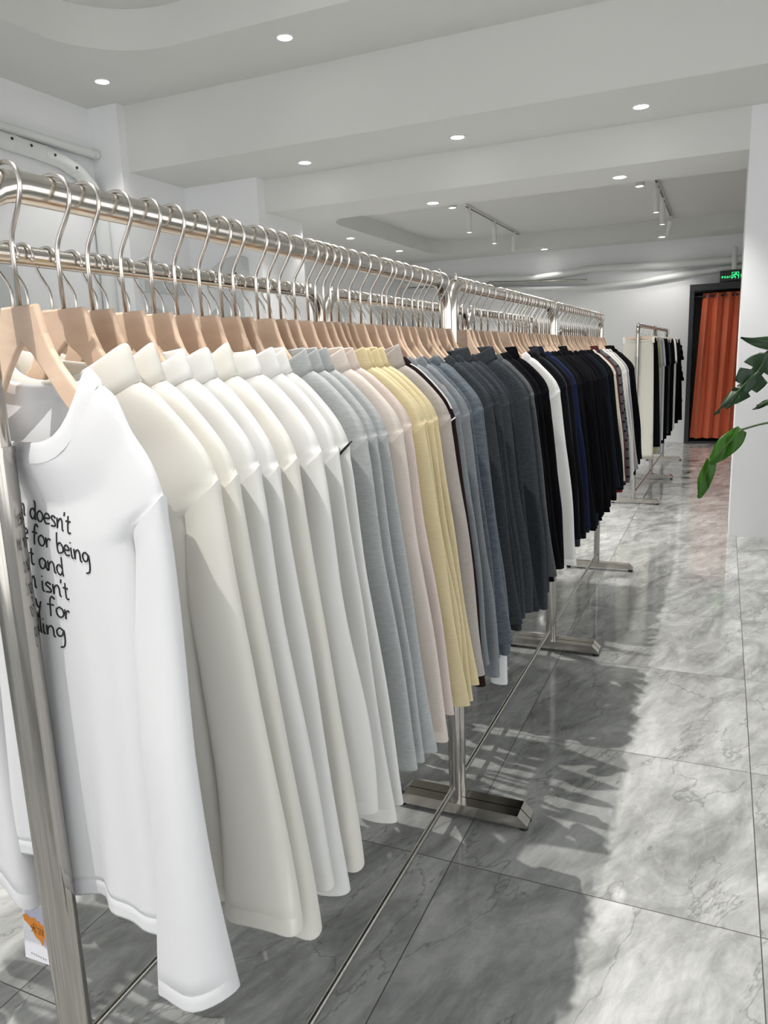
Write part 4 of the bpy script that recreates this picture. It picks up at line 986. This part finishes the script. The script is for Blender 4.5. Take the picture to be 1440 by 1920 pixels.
# ------------------------------------------------ paper swing tag hanging from the left row
def ray(px, py, dep):
    a, b = (px - 720) / 1417.367, (py - 960) / 1417.367
    return Vector([(R[k][0] * a + R[k][1] * b + R[k][2]) * dep + (H if k == 2 else 0) for k in range(3)])
P0, P1_, P2_, P3_ = ray(41, 1689, 1.40), ray(89, 1706, 1.40), ray(94, 1816, 1.395), ray(48, 1794, 1.395)
ux = (P1_ - P0); uy = (P3_ - P0); nn = ux.cross(uy).normalized()
if nn.y > 0: nn = -nn
tg = thing('swing_tag', 'white paper swing tag with an orange brush stroke hanging low behind the front post', 'tag', P0)
def tp(a, b, off=0.0): return ux * a + uy * b + nn * off
m = MB(); vs = [tp(0, 0), tp(1, 0), tp(1, 1), tp(0, 1)]; m.add(vs + [v - nn * .0008 for v in vs], [(0, 1, 2, 3), (7, 6, 5, 4), (0, 4, 5, 1), (1, 5, 6, 2), (2, 6, 7, 3), (3, 7, 4, 0)])
m.build('tag_card', simple('tag_paper', (.80, .80, .84), .6), tg)
m = MB(); vs = [tp(a, b, .0004) for a, b in ((.08, .01), (.86, .01), (.86, .74), (.5, .45), (.08, .2))]; m.add(vs, [(0, 1, 2, 3, 4)]); m.build('tag_panel', simple('tag_lilac', (.50, .50, .62), .6), tg)
blob = [(.0, .24), (.13, .20), (.25, .24), (.34, .25), (.46, .22), (.55, .28), (.66, .27), (.72, .33), (.80, .30), (.86, .40), (.97, .36), (1.0, .50), (.95, .60), (.88, .66), (.80, .52), (.74, .70), (.68, .66), (.60, .60), (.50, .58), (.40, .52), (.30, .42), (.16, .36), (.05, .33)]
m = MB(); m.add([tp(a, b, .0008) for a, b in blob], [tuple(range(len(blob)))])
OR = simple('orange_brush', (.80, .28, .04), .7); m.build('tag_brush_stroke', OR, tg)
m = MB()
def tstroke(lines, ox, oy, sx, sy, r):
    for ln in lines: m.tube([tp(ox + a * sx, oy + (1 - b) * sy, .0011) for a, b in ln], r, 5)
tstroke([[(.05, .6), (.95, .66)], [(.5, 1), (.48, .6), (.08, 0)], [(.5, .6), (.95, .02)]], .30, .36, .22, .13, .0005)
tstroke([[(.2, 1), (.05, .7)], [(.25, .7), (.1, .35)], [(.15, .5), (.15, 0)], [(.4, .9), (.5, .75)], [(.38, .6), (.48, .5)], [(.4, .1), (.52, .35)], [(.65, .85), (.98, .85)], [(.6, .6), (1, .6)], [(.82, .6), (.82, 0), (.72, .05)]], .58, .38, .22, .13, .0005)
tstroke([[(0, 0), (.5, 1), (1, .1)]], .28, .32, .3, .1, .0003)
for i in range(7): tstroke([[(0, 0), (0, 1)], [(-.4, .5), (.5, .5)], [(-.3, .1), (.4, .1)]], .27 + i * .09, .865 + i * .006, .05, .03, .00022)
m.ball(tp(.45, .06, .001), .0018)
m.build('tag_lettering', simple('tag_ink', (.16, .07, .02), .8), tg)
m = MB(); m.tube([tp(.45, .06, .001), tp(.42, -.3, .02), tp(.4, -.75, .05)], .0005, 5); m.build('tag_string', WPLAST, tg)

# ---------------------------------------------------------------- daylight, view
w = bpy.data.worlds.new('World'); SC.world = w; w.use_nodes = True
bg = w.node_tree.nodes['Background']; bg.inputs[1].default_value = 2.15
wt = w.node_tree; tcw = N(wt, 'ShaderNodeTexCoord'); sw = N(wt, 'ShaderNodeSeparateXYZ'); wt.links.new(tcw.outputs['Generated'], sw.inputs[0])
rw = N(wt, 'ShaderNodeValToRGB'); ew = rw.color_ramp.elements
ew[0].position = .40; ew[0].color = (.98, .98, .97, 1); ew[1].position = .62; ew[1].color = (.62, .64, .66, 1)
e2 = ew.new(.50); e2.color = (1.05, 1.05, 1.05, 1)
mr = N(wt, 'ShaderNodeMapRange'); mr.inputs['From Min'].default_value = -1; wt.links.new(sw.outputs['Z'], mr.inputs['Value']); wt.links.new(mr.outputs[0], rw.inputs[0]); wt.links.new(rw.outputs[0], bg.inputs[0])
pa = bpy.data.lights.new('window_portal', 'AREA'); pa.shape = 'RECTANGLE'; pa.size = 6.0; pa.size_y = 3.4; pa.cycles.is_portal = True
po = bpy.data.objects.new('window_portal', pa); C.objects.link(po); po.location = (-1.65, YF - .05, 1.72); po.rotation_euler = (math.radians(90), 0, 0)
pb = bpy.data.lights.new('added_window_portal', 'AREA'); pb.shape = 'RECTANGLE'; pb.size = SWZ1 - SWZ0; pb.size_y = SWY1 - SWY0; pb.cycles.is_portal = True  # guides sampling through the added side opening
pq = bpy.data.objects.new('added_window_portal', pb); C.objects.link(pq); pq.location = (XR + .03, (SWY0 + SWY1) / 2, (SWZ0 + SWZ1) / 2); pq.rotation_euler = (0, math.radians(90), 0)
SC.cycles.use_denoising = True
SC.cycles.use_adaptive_sampling = True; SC.cycles.adaptive_threshold = 0.08; SC.cycles.adaptive_min_samples = 16
SC.cycles.max_bounces = 7; SC.cycles.diffuse_bounces = 5; SC.cycles.glossy_bounces = 4; SC.cycles.transparent_max_bounces = 8
SC.cycles.sample_clamp_indirect = 4.0; SC.cycles.caustics_reflective = False; SC.cycles.caustics_refractive = False
vs_ = SC.view_settings; vs_.view_transform = 'Standard'; vs_.look = 'None'; vs_.exposure = 0.28; vs_.gamma = 1.0; vs_.use_curve_mapping = False
